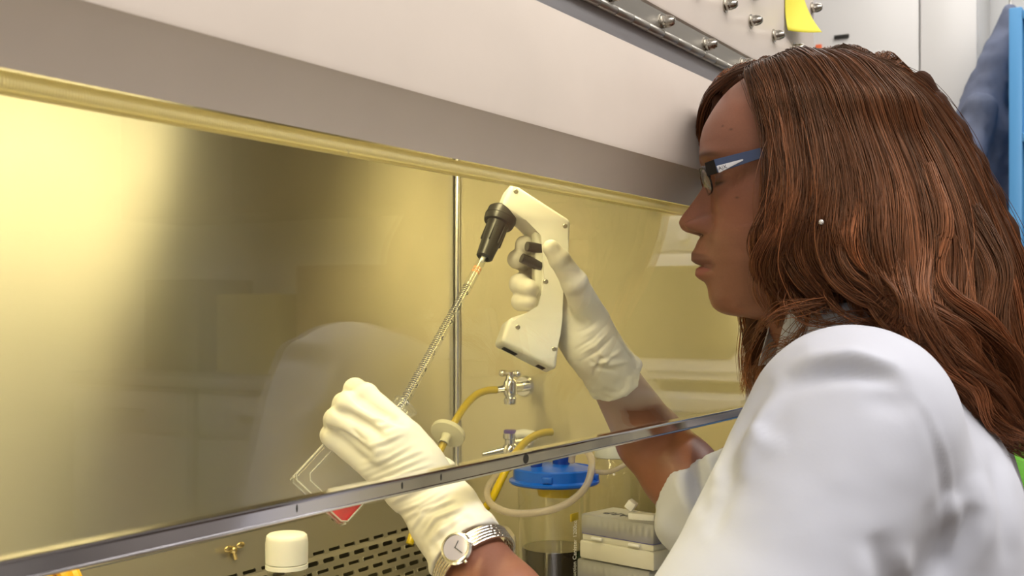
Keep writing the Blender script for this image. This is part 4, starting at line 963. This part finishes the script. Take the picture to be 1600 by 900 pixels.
# the frame's x axis points left: the scale faces the eye on the left half
camdir = (Mp.inverted().to_3x3() @ (Vector((0,0,CZ))-Vector(c2w((p0+p1)/2)))).normalized(); ca = math.atan2(camdir.y, camdir.x); lf = Mp.inverted().to_3x3() @ Vector((-CS, CC, 0)); sgn = 1 if math.sin(math.atan2(lf.y, lf.x)-ca) > 0 else -1
b = MB(); k = 0; z = .050
while z < LP-.058:
    arc(b, z, ca-sgn*.15, ca+sgn*(1.15 if k % 5 else 1.75), .00095); 
    if k % 10 == 0: arc(b, z, ca-sgn*.35, ca-sgn*1.0, .00042)
    z += .0024; k += 1
b.build('scale', M_txt, pip, 0)
for i in range(9):
    z = .0600+.0205*i
    if z > LP-.062: break
    a = ca-sgn*.62; M = Mp @ Matrix.Rotation(a, 4, 'Z') @ Matrix.Translation((.00455, 0, z)) @ Matrix(((0,0,1,0),(0,1,0,0),(-1,0,0,0),(0,0,0,1)))
    x_ = Vector((0,0,1)); 
    M = Mp @ Matrix.Rotation(a, 4, 'Z') @ Matrix.Translation((.0046, 0, z)) @ Matrix(((0,0,1,0),(1,0,0,0),(0,1,0,0),(0,0,0,1))) @ Matrix.Rotation(PI,4,'Z')
    text_mesh(str(9-i), .0068, M, M_txt, 'number', pip, .00005)
b = MB()
for z in (.0225,.0245,.0275,.0295): arc(b, z, ca-1.1, ca+1.1, .0009)
b.build('colour_mark', mat('orange_print', (.75,.20,.03), .5), pip, 0)
# ---------------------------------------------------------------- culture flask
fu = np.array([.60,.35,.66]); fu /= np.linalg.norm(fu); fv = np.array([.72,.05,-.69]); fv -= fu*(fv @ fu); fv /= np.linalg.norm(fv); fn = np.cross(fu, fv)
if fn[1] > 0: fn = -fn
f0 = E(494, 786, .955)
flask = thing('culture_flask', 'clear plastic culture flask with red medium tilted in the gloved left hand', 'flask', tuple(c2w(f0)))
def FP(u, v, n): return Vector(c2w(f0+fu*u+fv*v+fn*n))
def rr(w, t, r, n=6):
    o = []
    for cx_, cy_, a0 in ((w-r,t-r,0),(-w+r,t-r,PI/2),(-w+r,-t+r,PI),(w-r,-t+r,3*PI/2)):
        for k in range(n+1): a = a0+PI/2*k/n; o.append((cx_+r*math.cos(a), cy_+r*math.sin(a)))
    return o
def loft(b, secs, capA=True, capB=False):
    R_ = [[b.b.verts.new(FP(u, v, n)) for v, n in rr(w, t, r)] for u, w, t, r in secs]
    for x, y in zip(R_, R_[1:]):
        m_ = len(x)
        for k in range(m_): b.b.faces.new((x[k], x[(k+1)%m_], y[(k+1)%m_], y[k]))
    if capA: b.b.faces.new(R_[0][::-1])
    if capB: b.b.faces.new(R_[-1])
b = MB(); loft(b, [(0,.026,.0105,.004),(.0012,.0282,.0125,.004),(.004,.029,.013,.004),(.062,.029,.013,.004),(.072,.027,.013,.006),(.082,.018,.012,.009),(.088,.0118,.0112,.011),(.092,.0108,.0108,.0107),(.112,.0108,.0108,.0107)]); b.build('body', M_clear, flask, 40)
b = MB(); loft(b, [(.100,.0118,.0118,.0117),(.1005,.0128,.0128,.0127),(.1025,.0128,.0128,.0127),(.103,.0112,.0112,.0111)], False); 
b2 = [ (u,.0112,.0112,.0111) for u in (.112,.1128)]; loft(b, [(.110,.0112,.0112,.0111),(.112,.0122,.0122,.0121),(.1135,.0118,.0118,.0117),(.1135,.0100,.0100,.0099)], False)
b.build('neck_ring', M_clear, flask, 40)
M_ridge = clear('flask_edge', (.88,.88,.82), 1.5, .1, haze=.32, hazecol=(.95,.95,.88))
b = MB()
for n in (.0128, -.0128, .0095):
    w = .0287 if n != .0095 else .0205
    pts = [FP(.0013 if n != .0095 else .009, v, n) for v in (w-.004,-w+.004)]+[FP(.005 if n != .0095 else .013, -w, n), FP(.062, -w, n), FP(.075, -.024 if n != .0095 else -.016, n)]
    b.tube(pts, .00075, 8, 0)
    pts = [FP(.0013 if n != .0095 else .009, w-.004, n), FP(.005 if n != .0095 else .013, w, n), FP(.062, w, n), FP(.075, .024 if n != .0095 else .016, n)]; b.tube(pts, .00075, 8, 0)
for s in (1,-1): b.tube([FP(.002, s*.0285, .0125), FP(.002, s*.0285, -.0125)], .0009, 8, 0)
b.build('moulded_edge', M_ridge, flask, 60)
b = MB(); poly = [(.0012,.0262),(.004,.0280),(.0310,.0280),(.0200,.0140),(.0012,-.0090)]
a_ = [b.b.verts.new(FP(u, v, .0118)) for u, v in poly]; c_ = [b.b.verts.new(FP(u, v, -.0118)) for u, v in poly]
b.b.faces.new(a_); b.b.faces.new(c_[::-1])
for k in range(5): b.b.faces.new((a_[k], c_[k], c_[(k+1)%5], a_[(k+1)%5]))
bmesh.ops.bevel(b.b, geom=b.b.edges[:], offset=.0008, segments=2, affect='EDGES')
M_red = mat('red_medium', (.80,.012,.030), .08, 0, trans=.35, spec=.6, var=.15, vscale=120); b.build('medium', M_red, flask, 30)
# ---------------------------------------------------------------- canister with blue lid
can = thing('suction_canister', 'clear suction canister with blue lid and dark waste liquid beside the tip boxes', 'canister', tuple(P(866, 735, 1.39)[:2])+(ZF,))
M_blue = mat('blue_lid', (.004,.10,.58), .28, 0, spec=.5); M_dblue = mat('blue_port', (.004,.035,.30), .25)
LZ = CZ-.2055-ZF; I = Matrix()
local(MB().lathe([(0,.0015),(.0385,.0015),(.0400,.006),(.0440,LZ-.003),(.0446,LZ)], 64).box(.0385,.0405,-.003,.003,.01,LZ-.01,.001, Matrix.Rotation(-1.65,4,'Z')).build('jar', M_clear2, can, 40))
local(MB().lathe([(0,.004),(.0366,.004),(.0388,CZ-.2865-ZF),(.0380,CZ-.2850-ZF),(0,CZ-.2852-ZF)], 64).build('waste_liquid', mat('dark_liquid', (.012,.007,.004), .08), can, 40))
local(MB().lathe([(.0455,LZ-.004),(.0520,LZ-.003),(.0545,LZ-.001),(.0545,LZ+.0015),(.0500,LZ+.0035),(.0492,LZ+.0150),(.0475,LZ+.0165),(.0470,LZ+.0150),(.0440,LZ+.0148),(.0300,LZ+.0190),(0,LZ+.0200)], 72).box(.047,.053,-.006,.006,LZ+.004,LZ+.011,.001, Matrix.Rotation(math.radians(200),4,'Z')).box(.047,.0535,-.006,.006,LZ+.002,LZ+.009,.001, Matrix.Rotation(math.radians(290),4,'Z')).build('lid', M_blue, can, 30))
local(MB().lathe([(0,LZ+.018),(.0105,LZ+.018),(.0105,LZ+.033),(.0085,LZ+.035),(0,LZ+.035)], 28, Matrix.Translation((.010,-.004,0))).lathe([(0,LZ+.016),(.007,LZ+.016),(.007,LZ+.029),(0,LZ+.030)], 24, Matrix.Translation((-.022,.012,0))).build('lid_port', M_dblue, can, 40))
local(MB().lathe([(.006,LZ-.020),(.024,LZ-.018),(.026,LZ-.010),(.026,LZ-.004),(.006,LZ-.004)], 40, Matrix.Translation((.006,-.002,0))).box(-.012,.006,-.030,-.028,LZ-.045,LZ-.036,.0006).build('float_filter', mat('yellow_part', (.72,.52,.02), .35), can, 40))
tc_ = (Vector((0,0,CZ))-can.location); aa = math.atan2(tc_.y, tc_.x)+.56
Mt = Matrix.Rotation(aa,4,'Z') @ Matrix.Translation((.0452,0,.090)) @ Matrix.Rotation(.022,4,'Y') @ Matrix(((0,0,1,0),(1,0,0,0),(0,1,0,0),(0,0,0,1))) @ Matrix.Rotation(PI/2,4,'Z')
local(text_mesh('Medi-Vac Suction Canister 1200cc', .0070, Mt, mat('white_print', (.8,.8,.78), .5), 'lettering', can, .0001))
M_tubeclear = clear('clear_hose', (.86,.82,.76), 1.45, .08, haze=.42, hazecol=(.62,.56,.50))
hose = MB().tube([P(893,722,1.385), P(896,706,1.380), P(908,700,1.372), P(922,712,1.350), P(924,735,1.33), P(912,765,1.315), P(880,790,1.305), P(838,801,1.305), P(797,801,1.32), P(768,788,1.35), P(761,768,1.39), P(772,748,1.43), P(795,732,1.46), P(812,722,1.50)], .0042, 14, 7).build('vacuum_hose', M_tubeclear, None, 180)
tag(hose, 'clear vacuum hose looping round the front of the blue-lidded canister', 'hose')
jar = thing('glass_jar', 'clear glass jar standing behind the tip boxes', 'jar', tuple(P(957, 735, 1.45)[:2])+(ZF,))
local(MB().lathe([(0,.002),(.032,.002),(.034,.006),(.034,.165),(.030,.185),(.022,.195),(.020,.200),(.020,.218)], 48).build('body', M_clear2, jar, 60))
local(MB().lathe([(.0205,.200),(.0225,.201),(.0225,.219),(.020,.222),(0,.222)], 40).build('stopper', mat('stopper', (.50,.52,.50), .3), jar, 60))
tag(MB().tube([P(930,737,1.40), P(948,738,1.395), P(966,732,1.39), P(985,718,1.40), P(992,700,1.43)], .0030, 12, 6).build('vacuum_hose', M_tubeclear, None, 180), 'short clear hose curving right from behind the blue lid toward the forearm', 'hose')
# ---------------------------------------------------------------- tip boxes
M_tipb = mat('tip_box_base', (.63,.61,.53), .45, 0, bump=.02); M_tipl = clear('tip_box_lid', (.80,.80,.78), 1.45, .25, haze=.36, hazecol=(.70,.69,.66)); M_purp = mat('purple_rack', (.13,.12,.34), .4)
a0, a1 = E(910,803,1.31), E(1020,820,1.243); fx = (a1-a0)*np.array([1,1,0]); fx /= np.linalg.norm(fx); mid = (a0+a1)/2
TX = Vector(C2Wn @ fx); TA = math.atan2(TX.y, TX.x)
def tipbox(z, off, label, text=False):
    ctr = Vector(c2w(mid)); up = Vector((-TX.y, TX.x, 0)); ctr = ctr+up*.029+TX*off; 
    t = thing('pipette_tip_box', label, 'tip box', (ctr.x, ctr.y, z+.0003), TA, 'stack of pipette tip boxes')
    local(MB().box(-.052,.052,-.031,.031,0,.0205,.0025).box(-.0495,.0495,-.0285,.0285,.0205,.0275,.001).build('base', M_tipb, t, 30))
    local(MB().box(-.0500,.0500,-.0291,.0291,.0276,.0345,.0006).build('rack', M_purp, t, 30))
    b = MB()
    for i in range(12):
        for j in range(8): b.lathe([(.0016,.0335),(.0030,.0445),(.0032,.0455)], 8, Matrix.Translation((-.0445+.0081*i, -.0235+.0067*j, 0)))
    local(b.build('tip_row', mat('tip', (.72,.71,.66), .4), t, 180)).__setitem__('kind', 'stuff')
    local(MB().box(-.0510,.0510,-.0300,.0300,.0278,.0505,.0028).build('lid', M_tipl, t, 30))
    for x in (-.026,.026): local(MB().box(x-.0075,x+.0075,-.0335,-.0300,.0235,.0265,.0009).build('latch', M_white, t, 30))
    return t
tb = tipbox(ZF+.1035, 0, 'frosted pipette tip box on top of the stack, with black lettering on its lid')
tipbox(ZF+.0515, -.006, 'frosted pipette tip box in the middle of the stack under the lettered one')
tipbox(ZF, -.004, 'frosted pipette tip box at the bottom of the stack on the work surface')
local(text_mesh('SHARP', .0180, Matrix.Translation((-.006,-.007,.0508)) @ Matrix.Rotation(PI,4,'Z') @ Matrix.Diagonal((1,1.1,1,1)), M_txt, 'lettering', tb, .00015))
c_ = Vector(c2w(E(1004, 797, 1.272))); c_.z = ZF+.1035+.0505+.004
M = Matrix.Translation(c_) @ Matrix.Rotation(TA+.35,4,'Z')
tag(MB().box(-.015,.015,-.006,.006,-.004,.003,.0012,M).box(-.022,-.012,-.006,.006,-.003,.007,.0012,M @ Matrix.Rotation(.6,4,'Y')).build('plastic_clip', M_white), 'small white plastic clip lying on the lid of the top tip box', 'clip')
# ---------------------------------------------------------------- media bottle
bt = thing('media_bottle', 'clear media bottle with white screw cap in front of the slotted grille', 'bottle', tuple(P(448, 855, 1.025)[:2])+(ZF,))
H = CZ-.1985-ZF
local(MB().lathe([(0,.001),(.030,.001),(.034,.005),(.0345,.10),(.0335,.118),(.027,.134),(.0185,H-.040),(.0165,H-.036),(.0172,H-.033),(.0172,H-.030),(.0155,H-.028),(.0155,H-.003)], 56).build('bottle', M_clear2, bt, 50))
pr_ = [(.0172,H-.026),(.0186,H-.0255),(.0187,H-.0085),(.0184,H-.0045),(.0178,H-.0015),(.0160,H),(0,H+.0002)]
b = MB().lathe(pr_, 90)
for v in b.b.verts:
    if v.co.z < H-.006 and v.co.z > H-.0258:
        a = math.atan2(v.co.y, v.co.x); s_ = 1+.008*math.cos(45*a); v.co.x *= s_; v.co.y *= s_
b.lathe([(.0188,H-.0305),(.0188,H-.0268),(.017,H-.0262)], 60); local(b.build('cap', mat('cap_white', (.80,.80,.74), .45, sss=.1), bt, 40))
local(MB().lathe([(0,.003),(.0325,.006),(.0332,.085),(0,.085)], 48).build('medium', clear('pale_medium', (.80,.72,.55), 1.33, .02, haze=.15, hazecol=(.6,.5,.3)), bt, 40))
tag(MB().box(-.04,.04,-.036,.036,.0003,.068,.004, Matrix.Translation((*P(756, 850, 1.45)[:2], ZF)) @ Matrix.Rotation(TA+.9,4,'Z')).box(-.037,.037,-.033,.033,.068,.108,.006, Matrix.Translation((*P(756, 850, 1.45)[:2], ZF)) @ Matrix.Rotation(TA+.9,4,'Z')).build('foam_rack', mat('foam', (.68,.62,.50), .8, bump=.2, bscale=300)), 'pale foam rack left of the canister beside the chamber corner', 'rack')
# ---------------------------------------------------------------- valves, tubes, filter
def cyl(b, p, q, r0, r1, n=24): b.tube([Vector(p), Vector(q)], [r0, r1], n, 0); return b
def dpt(px):                    # depth at which a sight line meets the side wall
    t = (px-800)/FPX; return IW1/(CC+t*CS)
wall_p = lambda px, py: P(px, py, dpt(px)-.0015)
for (vx, vy, lab, kind) in ((797,606,'upper chrome gas tap on the chamber side wall feeding the filtered yellow tube',0),(797,694,'lower chrome gas tap with purple cap just above the sash rail',1)):
    D_ = dpt(vx)-.045
    t = thing('gas_tap', lab, 'tap', tuple(P(vx, vy, D_)), 0, 'gas taps on the side wall')
    o = P(vx, vy, D_); w_ = Vector((IW1-.001, o.y-.004, o.z))
    b = MB(); cyl(b, (IW1-.005, o.y, o.z), (IW1-.0005, o.y, o.z), .013, .015); cyl(b, o, (IW1-.003, o.y, o.z), .0075, .0075); b.build('wall_flange', M_chrome, t, 40)
    if kind == 0:
        b = MB().lathe([(0,-.022),(.0078,-.022),(.0085,-.019),(.0085,-.014),(.0065,-.012),(.0090,-.008),(.0090,.008),(.0070,.011),(.0055,.013),(.0055,.017),(.0085,.0185),(.0085,.0215),(.006,.023),(0,.023)], 28, Matrix.Translation(o)); b.build('body', M_chrome, t, 40)
        b = MB(); cyl(b, o+Vector((0,-.012,.0195)), o+Vector((0,.012,.0195)), .0042, .0042); b.ball(o+Vector((0,-.012,.0195)), .0052).ball(o+Vector((0,.012,.0195)), .0052); b.build('handle', M_chrome, t, 60)
        b = MB(); e_ = P(774, 609, D_); cyl(b, o, e_, .0065, .0040); b.build('barb', M_chrome, t, 60)
    else:
        b = MB().lathe([(0,-.014),(.0105,-.014),(.0120,-.008),(.0100,-.002),(.0072,.001),(.0072,.006),(.0095,.008),(.0095,.0150),(0,.0150)], 28, Matrix.Translation(o)); b.build('body', M_chrome, t, 40)
        MB().lathe([(0,.0150),(.0085,.0150),(.0088,.0180),(.0075,.0195),(0,.0195)], 28, Matrix.Translation(o)).build('cap', mat('purple_cap', (.10,.05,.32), .35), t, 40)
        b = MB(); cyl(b, o+Vector((0,0,-.006)), P(754, 710, D_-.01), .0062, .0028); b.build('spout', M_chrome, t, 60)
        b = MB(); b.tube([P(806,679,D_), P(820,677,D_-.004), P(842,681,D_-.01)], [.0055,.0060,.0045], 20, 4); b.build('lever', M_white, t, 60)
M_ytube = mat('yellow_tube', (.58,.43,.01), .22, 0, coat=.3); M_filt = mat('filter_disc', (.80,.78,.62), .4, sss=.2, sssc=(1,1,.6))
tag(MB().tube([P(776,609,1.552), P(762,610,1.545), P(744,617,1.53), P(727,634,1.51), P(713,655,1.49), P(706,668,1.484)], .0050, 16, 7).build('yellow_tube', M_ytube, None, 180), 'yellow tube curving down from the upper tap to the white filter disc', 'tube')
tag(MB().tube([P(694,692,1.470), P(687,706,1.465), P(678,730,1.455), P(668,760,1.44), P(655,800,1.42), P(640,850,1.40)], .0048, 16, 7).build('yellow_tube', M_ytube, None, 180), 'yellow tube leaving the underside of the white filter disc behind the glove', 'tube')
tag(MB().tube([P(862,675,1.50), P(846,677,1.49), P(828,685,1.47), P(812,700,1.45), P(797,722,1.43), P(782,752,1.41), P(768,780,1.39), P(750,803,1.37), P(725,820,1.34), P(700,836,1.32)], .0050, 16, 7).build('yellow_tube', M_ytube, None, 180), 'yellow tube running from the lower tap down behind the rail past the canister', 'tube')
ft = thing('syringe_filter', 'round white filter disc inline on the yellow tube', 'filter', tuple(P(700, 678, 1.477)))
axd = Vector(C2Wn @ np.array([.30,.70,.65])).normalized(); Mf = Matrix.Translation(P(700,677,1.477)) @ axd.to_track_quat('Z','Y').to_matrix().to_4x4()
MB().lathe([(0,-.0045),(.014,-.0045),(.0195,-.0035),(.0225,-.0030),(.0230,0),(.0225,.0030),(.0195,.0035),(.014,.0045),(0,.0045)], 48, Mf).build('disc', M_filt, ft, 40)
MB().lathe([(.0060,-.018),(.0055,-.010),(.0070,-.0045)], 20, Mf).lathe([(.0070,.0045),(.0055,.010),(.0058,.016)], 20, Mf).build('connector', M_filt, ft, 60)
# ---------------------------------------------------------------- bottom left: crumpled yellow bag end and steel knob
q = P(72, 900, .86); b = MB()
for k in range(9):
    a = k*.7; b.tube([q+Vector((.006*k-.03, .004*math.sin(a*3), -.03)), q+Vector((.006*k-.028, .008*math.sin(a*2), -.004)), q+Vector((.006*k-.026+.006*math.sin(a), .004, .004+.004*math.sin(a*5)))], [.006,.005,.0022], 8, 5)
b.box(-.030,.030,-.012,.012,-.1855,-.026,.008, Matrix.Translation(q)); 
tag(b.build('biohazard_bag', mat('yellow_bag', (.70,.40,.02), .4, bump=.6, bscale=120)), 'crumpled orange-yellow bag end in the lower left corner below the rail', 'bag')
# ---------------------------------------------------------------- sticky note
def note():
    b = MB(); nx, nz_ = 12, 14; g_ = []
    for i in range(nx+1):
        row = []
        for j in range(nz_+1):
            u, v = i/nx, j/nz_; x = 1.374+.064*u; z = CZ+.340+.076*v; curl = max(0, (1-v)*.75+(u)*.55-.45)**2*.040
            row.append(b.b.verts.new((x-.25*curl, NF-.0022-curl, z+.25*curl)))
        g_.append(row)
    for i in range(nx):
        for j in range(nz_): b.b.faces.new((g_[i][j], g_[i+1][j], g_[i+1][j+1], g_[i][j+1]))
    o = b.build('sticky_note', mat('yellow_paper', (.80,.72,.06), .7, bump=.05), None, 180); s = o.modifiers.new('thickness', 'SOLIDIFY'); s.thickness = .0003
    return tag(o, 'curled yellow sticky note on the panel near the acorn nuts', 'note')
note()
# ---------------------------------------------------------------- room beyond and behind
def wbox(b, c, sz, bev=.004, rot=0): b.box(-sz[0]/2, sz[0]/2, -sz[1]/2, sz[1]/2, 0, sz[2], bev, Matrix.Translation(c) @ Matrix.Rotation(rot,4,'Z')); return b
M_enamel = mat('white_enamel', (.72,.70,.68), .3); M_grey = mat('grey_panel', (.45,.44,.42), .5)
t = thing('tall_cabinet', 'tall white enamelled cabinet against the far wall behind the hair', 'cabinet', (3.5, .95, 0))
wbox(MB(), (3.52,.95,0), (.18,.80,2.5), .006).build('carcass', M_enamel, t)
for y0, y1 in ((.553,.705),(.709,1.345)): MB().box(3.405,3.428,y0,y1,.06,2.47,.004).build('door', M_enamel, t)
MB().box(3.38,3.404,.735,.75,1.0,1.25,.004).build('handle', M_grey, t)
t2 = tag(MB().box(3.398,3.4045,.905,.948,CZ+.800,CZ+.811,.001).build('magnet', M_dark), 'small black magnet on the tall white cabinet', 'magnet')
tag(MB().box(3.396,3.4045,.985,1.003,CZ+.70,CZ+.79,.002).build('orange_tag', mat('orange_tag', (.85,.16,.05), .6)), 'orange tag hanging on the tall white cabinet beside the panel edge', 'tag')
# blue shelving with things on it
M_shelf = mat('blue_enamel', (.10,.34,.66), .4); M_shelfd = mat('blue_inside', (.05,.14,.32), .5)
t = thing('shelf_unit', 'bright blue metal shelving unit at the right edge of the room', 'shelf', (3.2, .22, 0))
b = MB(); b.box(3.0,3.5,.385,.415,0,CZ+.73,.003); b.build('side_panel', M_shelf, t)
b = MB(); b.box(3.0,3.5,.005,.035,0,CZ+.73,.003); b.build('side_panel', M_shelf, t)
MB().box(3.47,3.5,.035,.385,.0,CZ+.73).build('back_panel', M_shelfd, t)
for z in (.12,.50,.95,CZ+.405,CZ+.70): MB().box(3.0,3.47,.035,.385,z,z+.022,.002).build('shelf', M_shelf, t)
tag(MB().box(2.992,2.9985,.30,.36,CZ+.405,CZ+.430,.001).build('shelf_label', M_white), 'white label stuck on the edge of the blue shelf', 'label')
for i, (y, z, w, h, c) in enumerate(((.29,CZ+.4275,.16,.20,(.05,.10,.26)),(.115,CZ+.4275,.13,.17,(.30,.32,.36)),(.28,.9725,.17,.22,(.10,.25,.50)),(.11,.9725,.12,.24,(.6,.6,.58)))):
    tag(wbox(MB(), (3.25,y,z), (.26,w,h), .008).box(3.119,3.1215,y-w*.3,y+w*.3,z+h*.25,z+h*.7).build('storage_bin', mat('bin', c, .5)), ('dark blue storage bin','grey storage bin','mid blue storage bin','white storage bin')[i]+' on the blue shelving unit', 'bin', 'bins on the blue shelving')
b = MB(); b.lathe([(0,0),(.07,0),(.09,.05),(.10,.12),(.07,.16),(0,.17)], 24, Matrix.Translation((3.2,.27,CZ+.7380)))
for v in b.b.verts: v.co += Vector(((random.random()-.5)*.014,)*3)
tag(b.build('plastic_bag', clear('bag_film', (.85,.86,.84), 1.4, .2, haze=.4)), 'crumpled clear plastic bag on top of the blue shelving', 'bag')
# denim jacket hanging beside the shelf
Fj = Field((0,0,0), (1,1,1), 1)
Fj = Field((2.95,.36,.95), (3.45,.80,2.10), .011)
for a, c, r0, r1 in (((3.22,.44,2.02),(3.2,.50,1.78),.03,.055),((3.2,.50,1.80),(3.15,.55,1.50),.055,.075),((3.15,.55,1.5),(3.12,.50,1.18),.075,.085),((3.2,.47,1.7),(3.28,.52,1.2),.06,.08),((3.10,.50,1.76),(3.05,.56,1.42),.038,.042),((3.05,.56,1.42),(3.06,.53,1.2),.042,.036),((3.3,.48,1.75),(3.36,.50,1.3),.04,.045)): Fj.cap(a, c, r0, r1, .03)
V, Fc = Fj.mesh(0, 2); Nn = normals(V, Fc); V = V+Nn*(.022*vnoise(V*np.array([1,1,.35]), 26, 4)+.008*vnoise(V, 50, 5))[:, None]; V[:, 1] = np.maximum(V[:, 1], .418)
oj = link('denim_jacket', np_mesh('denim_jacket', V, Fc, False), mat('denim', (.14,.16,.235), .85, 0, bump=.3, bscale=500, var=.3, vscale=9), None, 180)
tag(oj, 'blue denim jacket hanging beside the blue shelving unit', 'jacket')
b = MB(); b.tube([(3.22,.44,2.0),(3.22,.44,2.06),(3.22,.42,2.07),(3.22,.40,2.06)], .004, 8); tag(b.build('coat_hook', M_steel), 'steel hook holding the denim jacket', 'hook')
# stool with a green bag and a white patterned bag behind the person's back
t = thing('stool', 'round stool carrying the green bag behind the lab coat', 'stool', (1.5, .19, 0))
MB().lathe([(0,.80),(.12,.80),(.13,.82),(.13,.845),(.115,.86),(0,.862)], 40, Matrix.Translation((1.5,.19,0))).build('seat', M_grey, t)
for k in range(4):
    a = k*PI/2+.4; MB().tube([(1.5+.08*math.cos(a),.19+.08*math.sin(a),.80),(1.5+.15*math.cos(a),.19+.15*math.sin(a),.005)], .011, 12, 0).build('leg', M_steel, t)
def blobmesh(c, r, seed, amp, name, m, label, cat):
    F_ = Field(np.array(c)-np.array(r)-.04, np.array(c)+np.array(r)+.04, .008); F_.ell(c, r, k=.001); V, Fc = F_.mesh(0, 1); Nn = normals(V, Fc)
    V = V+Nn*(amp*vnoise(V, 14, seed)+amp*.5*vnoise(V, 38, seed+1))[:, None]; V[:, 2] = np.maximum(V[:, 2], c[2]-r[2]*.86)
    return tag(link(name, np_mesh(name, V, Fc, False), m, None, 180), label, cat)
blobmesh((1.5,.205,.985), (.075,.075,.14), 8, .02, 'tote_bag', mat('green_cloth', (.13,.42,.035), .7, var=.35, vscale=60), 'green speckled bag showing between hair and lab coat', 'bag')
m_ = mat('patterned_plastic', (.75,.75,.72), .4); n_, l_ = N(m_); tc0 = n_.new('ShaderNodeTexCoord'); v0 = n_.new('ShaderNodeTexVoronoi'); v0.inputs['Scale'].default_value = 9; r0_ = n_.new('ShaderNodeValToRGB')
l_.new(tc0.outputs['Object'], v0.inputs['Vector']); l_.new(v0.outputs['Distance'], r0_.inputs[0]); l_.new(r0_.outputs[0], n_['Principled BSDF'].inputs['Base Color'])
r0_.color_ramp.elements[0].color = (.16,.16,.15,1); r0_.color_ramp.elements[1].color = (.78,.78,.75,1); r0_.color_ramp.elements[0].position = .20; r0_.color_ramp.elements[1].position = .26
t = thing('side_table', 'low grey side table behind the person', 'table', (1.36,-.07,0)); MB().box(1.26,1.49,-.16,.05,.74,.77,.005).build('tabletop', M_grey, t)
for x, y in ((1.28,-.18),(1.44,-.18),(1.28,0),(1.44,0)): MB().box(x-.012,x+.012,y-.012,y+.012,0,.74,.002).build('leg', M_steel, t)
blobmesh((1.375,.06,.925), (.065,.075,.175), 18, .03, 'plastic_bag', m_, 'white and grey patterned bag at the lower right edge behind the coat', 'bag')
# bench with drying oven on the far side, seen as a reflection in the sash
t = thing('lab_bench', 'long white laboratory bench along the far wall reflected in the sash', 'bench', (3.3,-1.2,0))
MB().box(2.95,3.6,-2.9,-.13,.97,1.01,.004).build('worktop', M_grey, t)
for i in range(4):
    y0 = -2.88+i*.68; o = MB().box(2.99,3.6,y0,y0+.65,.08,.965,.003).build('cupboard', M_enamel, t)
    MB().box(2.975,2.989,y0+.01,y0+.64,.80,.95,.003).build('drawer', M_enamel, o); MB().box(2.975,2.989,y0+.01,y0+.64,.10,.785,.003).build('door', M_enamel, o)
    MB().box(2.95,2.974,y0+.22,y0+.42,.868,.882,.003).build('handle', M_steel, o)
t = thing('drying_oven', 'white drying oven with dark window and control panel reflected in the sash', 'oven', (3.35,-.41,1.012))
MB().box(3.15,3.58,-.69,-.15,1.045,1.53,.010).build('housing', M_enamel, t)
o = MB().box(3.125,3.149,-.68,-.16,1.07,1.415,.012).build('door', M_enamel, t)
pr2 = [(.215*c, .135*s) for c, s in ((1,.8),(1,-.8),(.86,-1),(-.86,-1),(-1,-.8),(-1,.8),(-.86,1),(.86,1))]
MB().prism(pr2, 0, .006, Matrix(((0,0,-1,3.124),(1,0,0,-.41),(0,1,0,1.245),(0,0,0,1))), .001, 1).build('window', mat('oven_window', (.06,.055,.02), .15), o)
MB().box(3.10,3.124,-.178,-.164,1.19,1.29,.004).build('handle', M_white, o)
MB().box(3.140,3.149,-.68,-.16,1.425,1.52,.003).build('control_panel', mat('panel_grey', (.60,.60,.56), .4), t)
MB().box(3.134,3.1395,-.28,-.21,1.455,1.485,.001).build('display', mat('display', (.05,.06,.04), .2), t)
for y in (-.37,-.45,-.53): MB().lathe([(0,0),(.018,0),(.016,.014),(0,.015)], 24, Matrix.Translation((3.1395,y,1.47)) @ Matrix.Rotation(-PI/2,4,'Y')).build('knob', M_white, t)
for x in (3.2,3.53):
    for y in (-.65,-.19): MB().lathe([(0,1.0115),(.018,1.0115),(.016,1.046),(0,1.046)], 16, Matrix.Translation((x,y,0))).build('foot', M_dark, t)
for i, (z, h, w, lab) in enumerate(((1.55,.22,.40,'brown carton on top of the drying oven'),)):
    tag(wbox(MB(), (3.36,-.41,1.532), (.3,w,h), .004).build('carton', mat('carton', (.40,.26,.12), .8)), lab, 'box')
for i, (y, h, c, lab) in enumerate(((-1.02,.34,(.55,.30,.06),'orange carton on the bench beside the oven'),(-1.38,.26,(.62,.60,.55),'white carton on the bench between orange and brown ones'),(-1.75,.40,(.22,.12,.05),'dark brown carton on the bench'),(-2.15,.30,(.50,.42,.12),'mustard carton on the bench'),(-2.55,.36,(.10,.09,.08),'black instrument case at the end of the bench'))):
    tag(wbox(MB(), (3.33,y,1.012), (.3,.30,h), .004).build('carton', mat('carton_b', c, .7)), lab, 'box', 'cartons on the far bench')
t = thing('wall_cupboard', 'dark brown wall cupboard above the far bench', 'cupboard', (3.42,-1.9,1.6))
MB().box(3.24,3.6,-2.9,-.95,1.62,2.35,.004).build('carcass', mat('brown_laminate', (.09,.055,.035), .4), t)
for i in range(3): MB().box(3.222,3.239,-2.89+.65*i,-2.26+.65*i,1.63,2.34,.003).build('door', mat('brown_door', (.11,.065,.04), .35), t)
